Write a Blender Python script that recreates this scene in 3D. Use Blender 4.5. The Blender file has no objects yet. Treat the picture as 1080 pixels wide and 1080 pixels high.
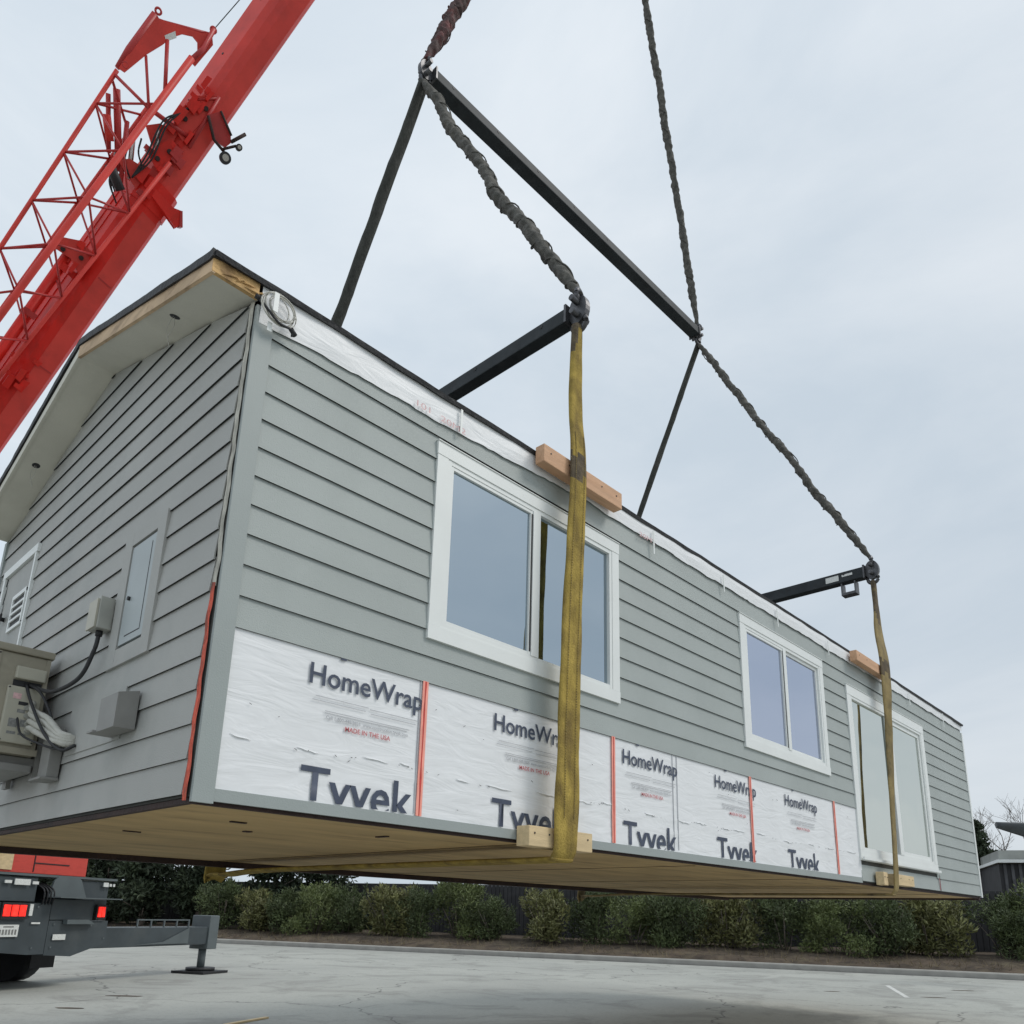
import bpy, bmesh, math, random
from mathutils import Vector, Matrix, noise
R = math.radians
random.seed(7)
scn = bpy.context.scene
COL = scn.collection
HZ = 2.0264            # the hanging house floats this far above the ground
HH = 2.9              # wall height
HL = 14.09            # house length
HW = 4.86              # house width
PITCH = 0.3

# ------------------------------------------------------------------ materials
def mat(name, col, rough=0.6, metal=0.0, var=0.12, scale=6.0, bump=0.0, bscale=40.0, spec=0.5,
        stain=None, stain_scale=2.0, stain_amt=0.5, stretch=(1, 1, 1), stain_lo=0.5, stain_hi=0.7):
    m = bpy.data.materials.new(name); m.use_nodes = True
    nt = m.node_tree; N = nt.nodes; L = nt.links
    b = N['Principled BSDF']
    b.inputs['Roughness'].default_value = rough
    b.inputs['Metallic'].default_value = metal
    b.inputs['Specular IOR Level'].default_value = spec
    tc = N.new('ShaderNodeTexCoord'); mp = N.new('ShaderNodeMapping'); mp.inputs['Scale'].default_value = stretch
    L.new(tc.outputs['Object'], mp.inputs['Vector'])
    n1 = N.new('ShaderNodeTexNoise'); n1.inputs['Scale'].default_value = scale; n1.inputs['Detail'].default_value = 6
    L.new(mp.outputs[0], n1.inputs['Vector'])
    mr = N.new('ShaderNodeMapRange'); mr.inputs['From Min'].default_value = 0.3; mr.inputs['From Max'].default_value = 0.7
    mr.inputs['To Min'].default_value = 1 - var; mr.inputs['To Max'].default_value = 1 + var
    L.new(n1.outputs['Fac'], mr.inputs['Value'])
    mx = N.new('ShaderNodeVectorMath'); mx.operation = 'SCALE'
    mx.inputs[0].default_value = col[:3]
    L.new(mr.outputs[0], mx.inputs['Scale'])
    out = mx.outputs[0]
    if stain:
        n2 = N.new('ShaderNodeTexNoise'); n2.inputs['Scale'].default_value = stain_scale; n2.inputs['Detail'].default_value = 8
        n2.inputs['Roughness'].default_value = 0.65
        L.new(mp.outputs[0], n2.inputs['Vector'])
        r2 = N.new('ShaderNodeMapRange'); r2.inputs['From Min'].default_value = stain_lo; r2.inputs['From Max'].default_value = stain_hi
        r2.inputs['To Max'].default_value = stain_amt
        L.new(n2.outputs['Fac'], r2.inputs['Value'])
        mm = N.new('ShaderNodeMix'); mm.data_type = 'RGBA'
        L.new(r2.outputs[0], mm.inputs['Factor']); L.new(out, mm.inputs['A']); mm.inputs['B'].default_value = (*stain, 1)
        out = mm.outputs['Result']
    L.new(out, b.inputs['Base Color'])
    if bump:
        n3 = N.new('ShaderNodeTexNoise'); n3.inputs['Scale'].default_value = bscale; n3.inputs['Detail'].default_value = 5
        L.new(mp.outputs[0], n3.inputs['Vector'])
        bp = N.new('ShaderNodeBump'); bp.inputs['Strength'].default_value = bump; bp.inputs['Distance'].default_value = 0.02
        L.new(n3.outputs['Fac'], bp.inputs['Height']); L.new(bp.outputs[0], b.inputs['Normal'])
    return m

M = {}
M['siding'] = mat('grey_green_siding', (0.365, 0.40, 0.385), 0.55, var=0.05, scale=1.3, bump=0.25, bscale=160, stretch=(1, 1, 1), stain=(0.305, 0.34, 0.325), stain_scale=0.9, stain_amt=0.5)
M['edge'] = mat('painted_lap_shade', (0.015, 0.017, 0.016), 0.9, var=.2)  # near-black colour that draws the shade lines under the lap boards
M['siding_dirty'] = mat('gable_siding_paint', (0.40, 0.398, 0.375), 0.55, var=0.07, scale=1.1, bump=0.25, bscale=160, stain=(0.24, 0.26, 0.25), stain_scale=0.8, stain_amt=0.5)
M['trimgrey'] = mat('grey_trim_paint', (0.32, 0.355, 0.345), 0.5, var=0.05, scale=2, bump=0.1, bscale=120)
M['white'] = mat('white_vinyl', (0.78, 0.80, 0.78), 0.4, var=0.03, scale=3)
M['cream'] = mat('soffit_paint', (0.62, 0.60, 0.52), 0.7, var=0.07, scale=1.5, bump=0.1, bscale=60, stain=(0.48, 0.46, 0.39), stain_scale=1.6, stain_amt=0.45)
M['black'] = mat('black_membrane', (0.018, 0.018, 0.02), 0.65, var=0.3, scale=8, bump=0.5, bscale=25)
M['rim'] = mat('dark_rim_timber', (0.035, 0.017, 0.014), 0.75, var=0.4, scale=4, bump=0.3, bscale=30)
M['ply'] = mat('underside_plywood', (0.52, 0.36, 0.16), 0.75, var=0.15, scale=1.4, bump=0.15, bscale=30, stain=(0.22, 0.14, 0.06), stain_scale=1.7, stain_amt=0.7, stretch=(0.5, 2.2, 1))
M['rawwood'] = mat('raw_fascia_wood', (0.56, 0.40, 0.25), 0.75, var=0.2, scale=3, bump=0.2, bscale=30, stretch=(3, .6, 3), stain=(0.20, 0.12, 0.07), stain_scale=4, stain_amt=0.7)
M['splitwood'] = mat('split_wood', (0.52, 0.33, 0.14), 0.8, var=0.35, scale=9, bump=0.8, bscale=30, stain=(0.12, 0.06, 0.03), stain_scale=7, stain_amt=0.9)
M['timber'] = mat('packing_timber', (0.62, 0.37, 0.22), 0.7, var=0.14, scale=5, bump=0.25, bscale=40, stretch=(.5, 5, 5), stain=(0.42, 0.22, 0.11), stain_scale=2, stain_amt=0.5)
M['paletimber'] = mat('pale_packing_timber', (0.68, 0.52, 0.30), 0.7, var=0.12, scale=5, bump=0.2, bscale=40, stretch=(.6, 5, 5))
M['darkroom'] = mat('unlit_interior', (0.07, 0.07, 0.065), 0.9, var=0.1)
M['metal'] = mat('galvanised_metal', (0.40, 0.40, 0.36), 0.45, metal=0.3, var=0.12, scale=5)
M['panel'] = mat('panel_door_paint', (0.37, 0.41, 0.415), 0.4, var=0.05, scale=3)
M['acbody'] = mat('beige_unit_metal', (0.33, 0.30, 0.23), 0.5, var=0.10, scale=4, stain=(0.16, 0.15, 0.12), stain_scale=3, stain_amt=0.5)
M['aclight'] = mat('unit_plastic_cover', (0.44, 0.42, 0.34), 0.45, var=0.06)
M['sticker'] = mat('grey_sticker', (0.22, 0.22, 0.21), 0.5, var=0.3, scale=60)
M['rubber'] = mat('black_rubber', (0.02, 0.02, 0.022), 0.6, var=0.2)
M['pipe'] = mat('white_pipe_wrap', (0.50, 0.49, 0.44), 0.6, var=0.1, scale=12, bump=0.4, bscale=60)
M['boxgrey'] = mat('grey_utility_box', (0.24, 0.235, 0.22), 0.5, var=0.1, scale=5)
M['orange'] = mat('orange_seam_tape', (0.70, 0.12, 0.07), 0.6, var=0.35, scale=30, stain=(0.22, 0.07, 0.05), stain_scale=6, stain_amt=0.95, stain_lo=.48, stain_hi=.58, stretch=(4, 4, .5), bump=.6, bscale=30)
M['tapered'] = mat('dark_red_tape', (0.55, 0.05, 0.04), 0.6, var=.2, scale=20)
M['tapepink'] = mat('pale_tape_edge', (0.92, 0.36, 0.28), 0.6, var=0.15, scale=20, stretch=(3, 3, .6))
M['foam'] = mat('seam_foam', (0.50, 0.48, 0.42), 0.8, var=0.35, scale=20, stretch=(3, 3, .5), bump=.6, bscale=30)
M['ink'] = mat('navy_ink', (0.055, 0.07, 0.11), 0.6, var=0.15, scale=20)
M['inkfaint'] = mat('faint_grey_ink', (0.44, 0.45, 0.47), 0.6, var=0.1)
M['inkpale'] = mat('faded_red_ink', (0.66, 0.42, 0.42), 0.6, var=.25, scale=40)
M['inkred'] = mat('red_ink', (0.55, 0.14, 0.15), 0.6, var=0.1)
M['slingdark'] = mat('grimy_sling_sleeve', (0.085, 0.082, 0.072), 0.85, var=0.4, scale=14, bump=0.9, bscale=30, stain=(0.20, 0.19, 0.17), stain_scale=9, stain_amt=0.6)
M['slingred'] = mat('rusty_red_sling_sleeve', (0.075, 0.045, 0.042), 0.85, var=0.4, scale=14, bump=0.9, bscale=30, stain=(0.22, 0.05, 0.05), stain_scale=5, stain_amt=0.7)
M['slingolive'] = mat('taut_olive_sling', (0.05, 0.052, 0.045), 0.8, var=0.3, scale=18, bump=0.5, bscale=40, stain=(0.11, 0.11, 0.10), stain_scale=4, stain_amt=0.6, stretch=(1, 1, .3))
M['slingyellow'] = mat('soiled_yellow_webbing', (0.40, 0.29, 0.075), 0.9, var=0.25, scale=7, bump=0.6, bscale=60, stain=(0.15, 0.105, 0.045), stain_scale=3.4, stain_amt=0.8, stain_lo=.42, stain_hi=.66, spec=.15, stretch=(1.6, 1.6, .9))
M['slingdirt'] = mat('rubbed_dirty_webbing', (0.10, 0.075, 0.045), 0.9, var=.4, scale=10, bump=.5, bscale=60, stain=(.20, .15, .05), stain_scale=5, stain_amt=.7)
M['slingtan'] = mat('soiled_tan_webbing', (0.27, 0.20, 0.08), 0.8, var=0.25, scale=5, bump=0.5, bscale=90, stain=(0.07, 0.055, 0.035), stain_scale=2.2, stain_amt=0.9, stretch=(1.6, 1.6, .9))
M['bar'] = mat('spreader_bar_steel', (0.030, 0.036, 0.040), 0.6, metal=0.0, spec=.25, var=0.25, scale=5, stain=(0.055, 0.06, 0.065), stain_scale=6, stain_amt=0.5)
M['steel'] = mat('worn_rigging_steel', (0.10, 0.10, 0.105), 0.4, metal=0.7, var=0.3, scale=10)
M['label'] = mat('white_sticker', (0.72, 0.73, 0.70), 0.5, var=0.15, scale=50)
M['red'] = mat('crane_red_paint', (0.70, 0.026, 0.017), 0.42, spec=.3, var=0.10, scale=1.1, stain=(0.40, 0.026, 0.016), stain_scale=1.3, stain_amt=0.75, stretch=(1.6, 1, .6), bump=0.06, bscale=8)
M['redlight'] = mat('weathered_red_paint', (0.68, 0.062, 0.048), 0.5, spec=.3, var=0.12, scale=1.6, stain=(0.46, 0.05, 0.042), stain_scale=2.0, stain_amt=0.5)
M['reddark'] = mat('red_lattice_paint', (0.46, 0.030, 0.028), 0.45, var=0.15, scale=2.5)
M['chassis'] = mat('charcoal_chassis_paint', (0.055, 0.068, 0.075), 0.45, var=0.15, scale=2.5, stain=(0.09, 0.10, 0.10), stain_scale=1.5, stain_amt=0.5)
M['chassislight'] = mat('grey_chassis_plate', (0.11, 0.13, 0.135), 0.5, var=0.1, scale=3)
M['chrome'] = mat('chromed_rod', (0.45, 0.43, 0.40), 0.25, metal=0.9, var=0.1)
M['redbox'] = mat('red_mat_paint', (0.62, 0.07, 0.05), 0.6, var=0.12, scale=3, stain=(0.30, 0.03, 0.02), stain_scale=3, stain_amt=.5, stretch=(1, 1, 4))
M['yrope'] = mat('yellow_lashing', (0.62, 0.50, 0.16), 0.8, var=0.2, scale=8)
M['kerb'] = mat('concrete_kerb', (0.34, 0.33, 0.30), 0.85, var=0.12, scale=3, bump=0.2)
M['mulch'] = mat('bark_mulch', (0.075, 0.055, 0.038), 0.95, var=0.5, scale=2.2, bump=1.0, bscale=12, stain=(0.16, 0.13, 0.08), stain_scale=1.4, stain_amt=0.6)
M['leafA'] = mat('olive_shrub_leaf', (0.125, 0.155, 0.052), 0.6, var=0.5, scale=1.6, stain=(0.12, 0.15, 0.06), stain_scale=3.5, stain_amt=0.7)
M['leafB'] = mat('deep_shrub_leaf', (0.075, 0.10, 0.036), 0.6, var=0.5, scale=1.6, stain=(0.085, 0.11, 0.045), stain_scale=3.0, stain_amt=0.7)
M['leafD'] = mat('yellowish_shrub_leaf', (0.16, 0.165, 0.06), 0.6, var=0.5, scale=1.6, stain=(0.10, 0.09, 0.045), stain_scale=3.5, stain_amt=0.8)
M['leafC'] = mat('dark_tree_leaf', (0.030, 0.045, 0.022), 0.7, var=0.45, scale=0.9, stain=(0.055, 0.075, 0.03), stain_scale=1.2, stain_amt=0.6)
M['bark'] = mat('grey_bark', (0.15, 0.125, 0.105), 0.9, var=0.3, scale=6, bump=0.6, bscale=20)
M['slat'] = mat('dark_cladding', (0.035, 0.035, 0.037), 0.8, var=0.3, scale=3)
M['roofgrey'] = mat('grey_flat_roof', (0.28, 0.29, 0.27), 0.85, var=0.15, scale=2)
M['lampgrey'] = mat('dark_lamp_housing', (0.045, 0.052, 0.056), 0.5, var=0.15, scale=6)
M['paint'] = mat('worn_white_paint', (0.60, 0.60, 0.57), 0.8, var=0.15, scale=6)

def glass(name, tint, dark, fac):
    m = bpy.data.materials.new(name); m.use_nodes = True
    nt = m.node_tree; N = nt.nodes; L = nt.links; N.clear()
    o = N.new('ShaderNodeOutputMaterial'); mx = N.new('ShaderNodeMixShader')
    g = N.new('ShaderNodeBsdfGlossy'); g.inputs['Color'].default_value = (*tint, 1); g.inputs['Roughness'].default_value = 0.015
    t = N.new('ShaderNodeBsdfTransparent'); t.inputs['Color'].default_value = (*dark, 1)
    tc = N.new('ShaderNodeTexCoord'); n = N.new('ShaderNodeTexNoise'); n.inputs['Scale'].default_value = 0.9
    L.new(tc.outputs['Object'], n.inputs['Vector'])
    bp = N.new('ShaderNodeBump'); bp.inputs['Strength'].default_value = 0.35; bp.inputs['Distance'].default_value = 0.03
    L.new(n.outputs['Fac'], bp.inputs['Height']); L.new(bp.outputs[0], g.inputs['Normal'])
    lw = N.new('ShaderNodeLayerWeight'); lw.inputs['Blend'].default_value = 0.35
    mr = N.new('ShaderNodeMapRange'); mr.inputs['To Min'].default_value = fac; mr.inputs['To Max'].default_value = 1.0
    L.new(lw.outputs['Fresnel'], mr.inputs['Value']); L.new(mr.outputs[0], mx.inputs[0])
    L.new(t.outputs[0], mx.inputs[1]); L.new(g.outputs[0], mx.inputs[2]); L.new(mx.outputs[0], o.inputs[0])
    return m
M['glassblue'] = glass('blue_coated_glass', (0.53, 0.62, 0.69), (0.4, 0.45, 0.5), 0.75)
M['glassviolet'] = glass('violet_coated_glass', (0.68, 0.73, 0.86), (0.4, 0.42, 0.5), 0.75)
M['glassgrey'] = glass('grey_coated_glass', (0.80, 0.83, 0.78), (0.4, 0.45, 0.45), 0.8)

def emis(name, col, s):
    m = bpy.data.materials.new(name); m.use_nodes = True; nt = m.node_tree
    b = nt.nodes['Principled BSDF']; b.inputs['Base Color'].default_value = (*col, 1)
    b.inputs['Emission Color'].default_value = (*col, 1); b.inputs['Emission Strength'].default_value = s
    v = nt.nodes.new('ShaderNodeTexVoronoi'); v.inputs['Scale'].default_value = 9
    tc = nt.nodes.new('ShaderNodeTexCoord'); nt.links.new(tc.outputs['Object'], v.inputs['Vector'])
    mr = nt.nodes.new('ShaderNodeMapRange'); mr.inputs['From Max'].default_value = .6; mr.inputs['To Min'].default_value = s; mr.inputs['To Max'].default_value = s * .3
    nt.links.new(v.outputs['Distance'], mr.inputs['Value']); nt.links.new(mr.outputs[0], b.inputs['Emission Strength'])
    return m
M['tail'] = emis('lit_tail_lens', (1.0, 0.025, 0.015), 2.0)

# wrap: white sheet with creases and faint print
def wrap_mat():
    m = mat('white_house_wrap', (0.80, 0.81, 0.82), 0.5, var=0.03, scale=2.5)
    nt = m.node_tree; N = nt.nodes; L = nt.links; b = N['Principled BSDF']
    tc = N.new('ShaderNodeTexCoord'); mp = N.new('ShaderNodeMapping'); mp.inputs['Scale'].default_value = (1.1, 1, 4.5); mp.inputs['Rotation'].default_value = (0, .12, 0)
    L.new(tc.outputs['Object'], mp.inputs['Vector'])
    n = N.new('ShaderNodeTexNoise'); n.inputs['Scale'].default_value = 2.2; n.inputs['Detail'].default_value = 3; n.inputs['Distortion'].default_value = 1.4
    L.new(mp.outputs[0], n.inputs['Vector'])
    bp = N.new('ShaderNodeBump'); bp.inputs['Strength'].default_value = 0.25; bp.inputs['Distance'].default_value = 0.03
    L.new(n.outputs['Fac'], bp.inputs['Height']); L.new(bp.outputs[0], b.inputs['Normal'])
    return m
M['wrap'] = wrap_mat()

def ground_mat():
    m = bpy.data.materials.new('pale_worn_asphalt'); m.use_nodes = True
    nt = m.node_tree; N = nt.nodes; L = nt.links; b = N['Principled BSDF']; b.inputs['Roughness'].default_value = 0.85
    b.inputs['Specular IOR Level'].default_value = 0.35
    tc = N.new('ShaderNodeTexCoord')
    def nz(s, d=6, r=.6, dist=0):
        n = N.new('ShaderNodeTexNoise'); n.inputs['Scale'].default_value = s; n.inputs['Detail'].default_value = d
        n.inputs['Roughness'].default_value = r; n.inputs['Distortion'].default_value = dist
        L.new(tc.outputs['Object'], n.inputs['Vector']); return n.outputs['Fac']
    def mixc(f, a, bcol, lo, hi, amt=1.0):
        r = N.new('ShaderNodeMapRange'); r.inputs['From Min'].default_value = lo; r.inputs['From Max'].default_value = hi; r.inputs['To Max'].default_value = amt
        L.new(f, r.inputs['Value']); mm = N.new('ShaderNodeMix'); mm.data_type = 'RGBA'; L.new(r.outputs[0], mm.inputs['Factor'])
        if isinstance(a, tuple): mm.inputs['A'].default_value = (*a, 1)
        else: L.new(a, mm.inputs['A'])
        mm.inputs['B'].default_value = (*bcol, 1); return mm.outputs['Result']
    c = mixc(nz(0.18, 4), (0.43, 0.435, 0.395), (0.36, 0.365, 0.335), .4, .65)
    c = mixc(nz(0.9, 8, .7, .6), c, (0.22, 0.222, 0.205), .58, .72, .6)
    c = mixc(nz(0.45, 5, .7, 1.5), c, (0.27, 0.268, 0.245), .50, .62, .7)
    c = mixc(nz(2.6, 6, .75), c, (0.15, 0.148, 0.135), .62, .72, .7)
    c = mixc(nz(14, 4, .8), c, (0.24, 0.24, 0.225), .5, .7, .5)
    c = mixc(nz(60, 2), c, (0.42, 0.43, 0.41), .55, .75, .5)
    c = mixc(nz(95, 2), c, (0.13, 0.13, 0.125), .6, .75, .5)
    v = N.new('ShaderNodeTexVoronoi'); v.feature = 'DISTANCE_TO_EDGE'; v.inputs['Scale'].default_value = 0.16
    nn = N.new('ShaderNodeTexNoise'); nn.inputs['Scale'].default_value = 1.2; nn.inputs['Detail'].default_value = 6
    L.new(tc.outputs['Object'], nn.inputs['Vector'])
    va = N.new('ShaderNodeMixRGB'); va.blend_type = 'ADD'; va.inputs[0].default_value = 1.0
    L.new(tc.outputs['Object'], va.inputs[1]); L.new(nn.outputs['Color'], va.inputs[2]); L.new(va.outputs[0], v.inputs['Vector'])
    r = N.new('ShaderNodeMapRange'); r.inputs['From Min'].default_value = 0.0; r.inputs['From Max'].default_value = 0.005; r.inputs['To Min'].default_value = .75; r.inputs['To Max'].default_value = 0
    L.new(v.outputs['Distance'], r.inputs['Value'])
    mm = N.new('ShaderNodeMix'); mm.data_type = 'RGBA'; L.new(r.outputs[0], mm.inputs['Factor']); L.new(c, mm.inputs['A']); mm.inputs['B'].default_value = (.09, .09, .085, 1)
    L.new(mm.outputs['Result'], b.inputs['Base Color'])
    bp = N.new('ShaderNodeBump'); bp.inputs['Strength'].default_value = 0.35; bp.inputs['Distance'].default_value = 0.01
    L.new(nz(45, 4), bp.inputs['Height']); L.new(bp.outputs[0], b.inputs['Normal'])
    return m
M['ground'] = ground_mat()

# ------------------------------------------------------------------ mesh helpers
def box(bm, x0, x1, y0, y1, z0, z1, mtx=None, bev=0.0):
    vs = [bm.verts.new((x, y, z)) for x in (x0, x1) for y in (y0, y1) for z in (z0, z1)]
    f = [(0, 1, 3, 2), (4, 6, 7, 5), (0, 4, 5, 1), (2, 3, 7, 6), (0, 2, 6, 4), (1, 5, 7, 3)]
    fs = [bm.faces.new([vs[i] for i in q]) for q in f]
    if mtx is not None: bmesh.ops.transform(bm, matrix=mtx, verts=vs)
    if bev:
        es = list({e for q in fs for e in q.edges})
        bmesh.ops.bevel(bm, geom=es, offset=bev, segments=2, affect='EDGES', profile=.6)
    return vs
def prism(bm, poly, v0, v1):
    """poly: list of Vectors; extruded by v1-v0 added"""
    a = [bm.verts.new(Vector(p) + Vector(v0)) for p in poly]; b = [bm.verts.new(Vector(p) + Vector(v1)) for p in poly]
    bm.faces.new(a[::-1]); bm.faces.new(b)
    n = len(poly)
    for i in range(n): bm.faces.new((a[i], a[(i + 1) % n], b[(i + 1) % n], b[i]))
def frame_at(d):
    d = Vector(d).normalized(); up = Vector((0, 0, 1)) if abs(d.z) < .95 else Vector((1, 0, 0))
    a = d.cross(up).normalized(); b = a.cross(d).normalized(); return a, b
def tube(bm, pts, rad, seg=10, lump=0.0, lf=5.0, flat=1.0, twist=0.0, seed=0, side=None):
    pts = [Vector(p) for p in pts]; n = len(pts); rings = []
    for i, p in enumerate(pts):
        d = (pts[min(i + 1, n - 1)] - pts[max(i - 1, 0)])
        a, b = frame_at(d)
        if side is not None:
            a = (Vector(side) - d.normalized() * Vector(side).dot(d.normalized())).normalized(); b = d.normalized().cross(a)
        r = rad[i] if isinstance(rad, (list, tuple)) else rad
        ring = []
        for k in range(seg):
            t = 2 * math.pi * k / seg + twist * i
            q = a * math.cos(t) * r + b * math.sin(t) * r * flat
            s = 1 + (lump * noise.noise(Vector((p + q * 1.2)) * lf + Vector((seed * 7.3, 0, 0))) * 2 if lump else 0)
            ring.append(bm.verts.new(p + q * s))
        rings.append(ring)
    for i in range(n - 1):
        for k in range(seg):
            f = bm.faces.new((rings[i][k], rings[i][(k + 1) % seg], rings[i + 1][(k + 1) % seg], rings[i + 1][k])); f.smooth = True
    bm.faces.new(rings[0][::-1]); bm.faces.new(rings[-1])
def cyl(bm, p0, p1, r, seg=16, r2=None):
    tube(bm, [p0, p1], [r, r2 if r2 is not None else r], seg)
def ring(bm, c, axis, Rr, r, a0=0, a1=2 * math.pi, n=20, seg=8, start=None):
    c = Vector(c); ax = Vector(axis).normalized(); a, b = frame_at(ax)
    if start is not None:
        a = (Vector(start) - ax * Vector(start).dot(ax)).normalized(); b = ax.cross(a)
    pts = [c + (a * math.cos(a0 + (a1 - a0) * i / n) + b * math.sin(a0 + (a1 - a0) * i / n)) * Rr for i in range(n + 1)]
    tube(bm, pts, r, seg)
def bez(pts, n=24):
    """Catmull-Rom through the points"""
    P = [Vector(p) for p in pts]; P = [P[0] * 2 - P[1]] + P + [P[-1] * 2 - P[-2]]; out = []
    for i in range(1, len(P) - 2):
        for k in range(n):
            t = k / n; a, b, c, d = P[i - 1], P[i], P[i + 1], P[i + 2]
            out.append(0.5 * ((2 * b) + (c - a) * t + (2 * a - 5 * b + 4 * c - d) * t * t + (3 * b - a - 3 * c + d) * t ** 3))
    out.append(P[-2]); return out
def obj(name, bm, m, parent=None, label=None, kind=None):
    bmesh.ops.recalc_face_normals(bm, faces=bm.faces)
    me = bpy.data.meshes.new(name); bm.to_mesh(me); bm.free()
    me.materials.append(M[m] if isinstance(m, str) else m)
    o = bpy.data.objects.new(name, me); COL.objects.link(o)
    if parent: o.parent = parent
    if label: o['label'] = label
    if kind: o['kind'] = kind
    return o
def thing(name, label, cat, loc=(0, 0, 0), group=None, rz=0):
    o = bpy.data.objects.new(name, None); COL.objects.link(o); o.location = loc; o.rotation_euler = (0, 0, rz)
    o.empty_display_size = .3
    o['label'] = label; o['category'] = cat
    if group: o['group'] = group
    return o
def tag(o, label, cat, group=None):
    o['label'] = label; o['category'] = cat
    if group: o['group'] = group
    return o
def NB(): return bmesh.new()
def one(name, m, parent, *boxes, label=None, bev=0.0):
    bm = NB()
    for b in boxes: box(bm, *b, bev=bev)
    return obj(name, bm, m, parent, label)

# ================================================================== HOUSE
house = thing('modular_house', 'grey lap-sided modular house hanging in slings, white wrap exposed along its side', 'house', (0, 0, HZ))
EXP = 0.1815; Z1 = 0.932
WIN = [dict(x0=1.427, x1=3.555, z0=1.222, z1=2.695), dict(x0=5.758, x1=7.91, z0=1.23, z1=2.715), dict(x0=8.66, x1=11.77, z0=0.268, z1=2.585)]
def lap(bm, x0, x1, z0, z1, plane='F', xs=None):
    """one lap board: its foot stands proud of the wall, its head lies on it; underside and back are coloured near-black to paint in the shade below the lap"""
    prof = [(0.020, z0 - 0.012), (0.011, z0 - 0.012), (0.001, z1 + .01), (0.005, z1 + .01)]
    if plane == 'F': xs = None; ends = [(x0, x1)] * 4
    else: a0, b0, a1, b1 = xs; ends = [(a0, b0), (a0, b0), (a1, b1), (a1, b1)]
    n = max(1, int((x1 - x0 if plane == 'F' else b0 - a0) / .45)); rows = []
    for i in range(n + 1):
        t = i / n; r_ = []
        for k, ((p, z), (lo, hi)) in enumerate(zip(prof, ends)):
            u = lo + (hi - lo) * t; sd = 0 if plane == 'F' else 50
            dz = .0022 * noise.noise(Vector((u * 1.3, z0 * 9 + sd, 0))) if k < 2 else 0; dp = .0022 * noise.noise(Vector((u * .9, z0 * 7 + sd, 4))) if k < 2 else 0
            r_.append(bm.verts.new((u, -p - dp, z + dz) if plane == 'F' else (-p - dp, u, z + dz)))
        rows.append(r_)
    for a, b in zip(rows[:-1], rows[1:]):
        for k in range(4):
            f = bm.faces.new((a[k], a[(k + 1) % 4], b[(k + 1) % 4], b[k]))
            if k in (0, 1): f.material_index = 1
    bm.faces.new(rows[0]); bm.faces.new(rows[-1][::-1])
bm = NB()
z = Z1 - 6 * EXP
while z < 2.80:
    za, zb = z, z + EXP; z += EXP
    if zb > 2.80: zb = 2.975
    if zb < .03: continue
    if za < Z1 - .01:
        za = max(za, 0.0)
        segs = [(11.72, HL - .04)] if za > .19 else [(8.68, 11.80), (11.80, HL - .04)]
    else:
        x = .112; segs = []
        for w in WIN:
            if zb > w['z0'] + .125 and za < w['z1'] - .115: segs.append((x, w['x0'] + .05)); x = w['x1'] - .05
        segs.append((x, HL - .04))
    # boards come in 3.66 m lengths: butt joints
    for s0, s1 in segs: lap(bm, s0, s1, za, zb)
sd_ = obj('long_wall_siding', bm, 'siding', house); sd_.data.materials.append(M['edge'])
# wall sheathing behind (closed shell, with the openings left free)
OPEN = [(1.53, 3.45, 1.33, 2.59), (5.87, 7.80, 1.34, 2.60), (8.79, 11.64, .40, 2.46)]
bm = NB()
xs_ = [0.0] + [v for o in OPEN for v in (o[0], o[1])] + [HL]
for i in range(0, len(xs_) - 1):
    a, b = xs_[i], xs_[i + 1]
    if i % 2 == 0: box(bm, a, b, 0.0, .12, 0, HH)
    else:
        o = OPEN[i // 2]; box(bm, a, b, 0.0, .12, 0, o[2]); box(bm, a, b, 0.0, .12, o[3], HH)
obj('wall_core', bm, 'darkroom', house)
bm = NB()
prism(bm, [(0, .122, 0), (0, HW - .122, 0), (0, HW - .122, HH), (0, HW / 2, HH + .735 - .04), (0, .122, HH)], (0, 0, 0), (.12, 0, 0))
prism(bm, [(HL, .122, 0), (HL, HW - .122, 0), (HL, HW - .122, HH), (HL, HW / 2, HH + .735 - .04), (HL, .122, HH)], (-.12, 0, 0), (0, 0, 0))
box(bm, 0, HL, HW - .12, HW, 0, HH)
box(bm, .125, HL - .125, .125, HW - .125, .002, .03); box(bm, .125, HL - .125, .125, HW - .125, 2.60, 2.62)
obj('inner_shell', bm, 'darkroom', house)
# gable siding
def ztop(y): return 2.935 + PITCH * (y if y < HW / 2 else HW - y)
bm = NB()
yend = HW - .03
DOOR = (3.60, 4.56, 0.0, 2.53); PAN = (.772, 1.415, .93, 1.842)
z = Z1 - 5 * EXP
while z < 3.66:
    za, zb = max(z, 0.0), z + EXP
    def lim(zz):
        if zz <= 2.935: return (.055, yend)
        dy = (zz - 2.935) / PITCH; return (max(.055, dy), min(yend, HW - dy))
    zb2 = min(zb, 2.935 + PITCH * HW / 2 - .005)
    l0, l1 = lim(za), lim(zb2)
    segs = [(l0[0], l0[1], l1[0], l1[1])]
    for D in (DOOR, PAN):
        if za >= D[2] - .04 and zb2 <= D[3] + (.12 if D is DOOR else .02):
            new = []
            for s in segs:
                if s[0] < D[0] and s[1] > D[1]: new += [(s[0], D[0] + .02, s[2], D[0] + .02), (D[1] - .02, s[1], D[1] - .02, s[3])]
                else: new.append(s)
            segs = new
    if zb2 > za:
        for s in segs:
            if s[1] > s[0] + .02: lap(bm, 0, 0, za, zb2, 'G', s)
    z += EXP
sd_ = obj('gable_siding', bm, 'siding_dirty', house); sd_.data.materials.append(M['edge'])
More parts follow.
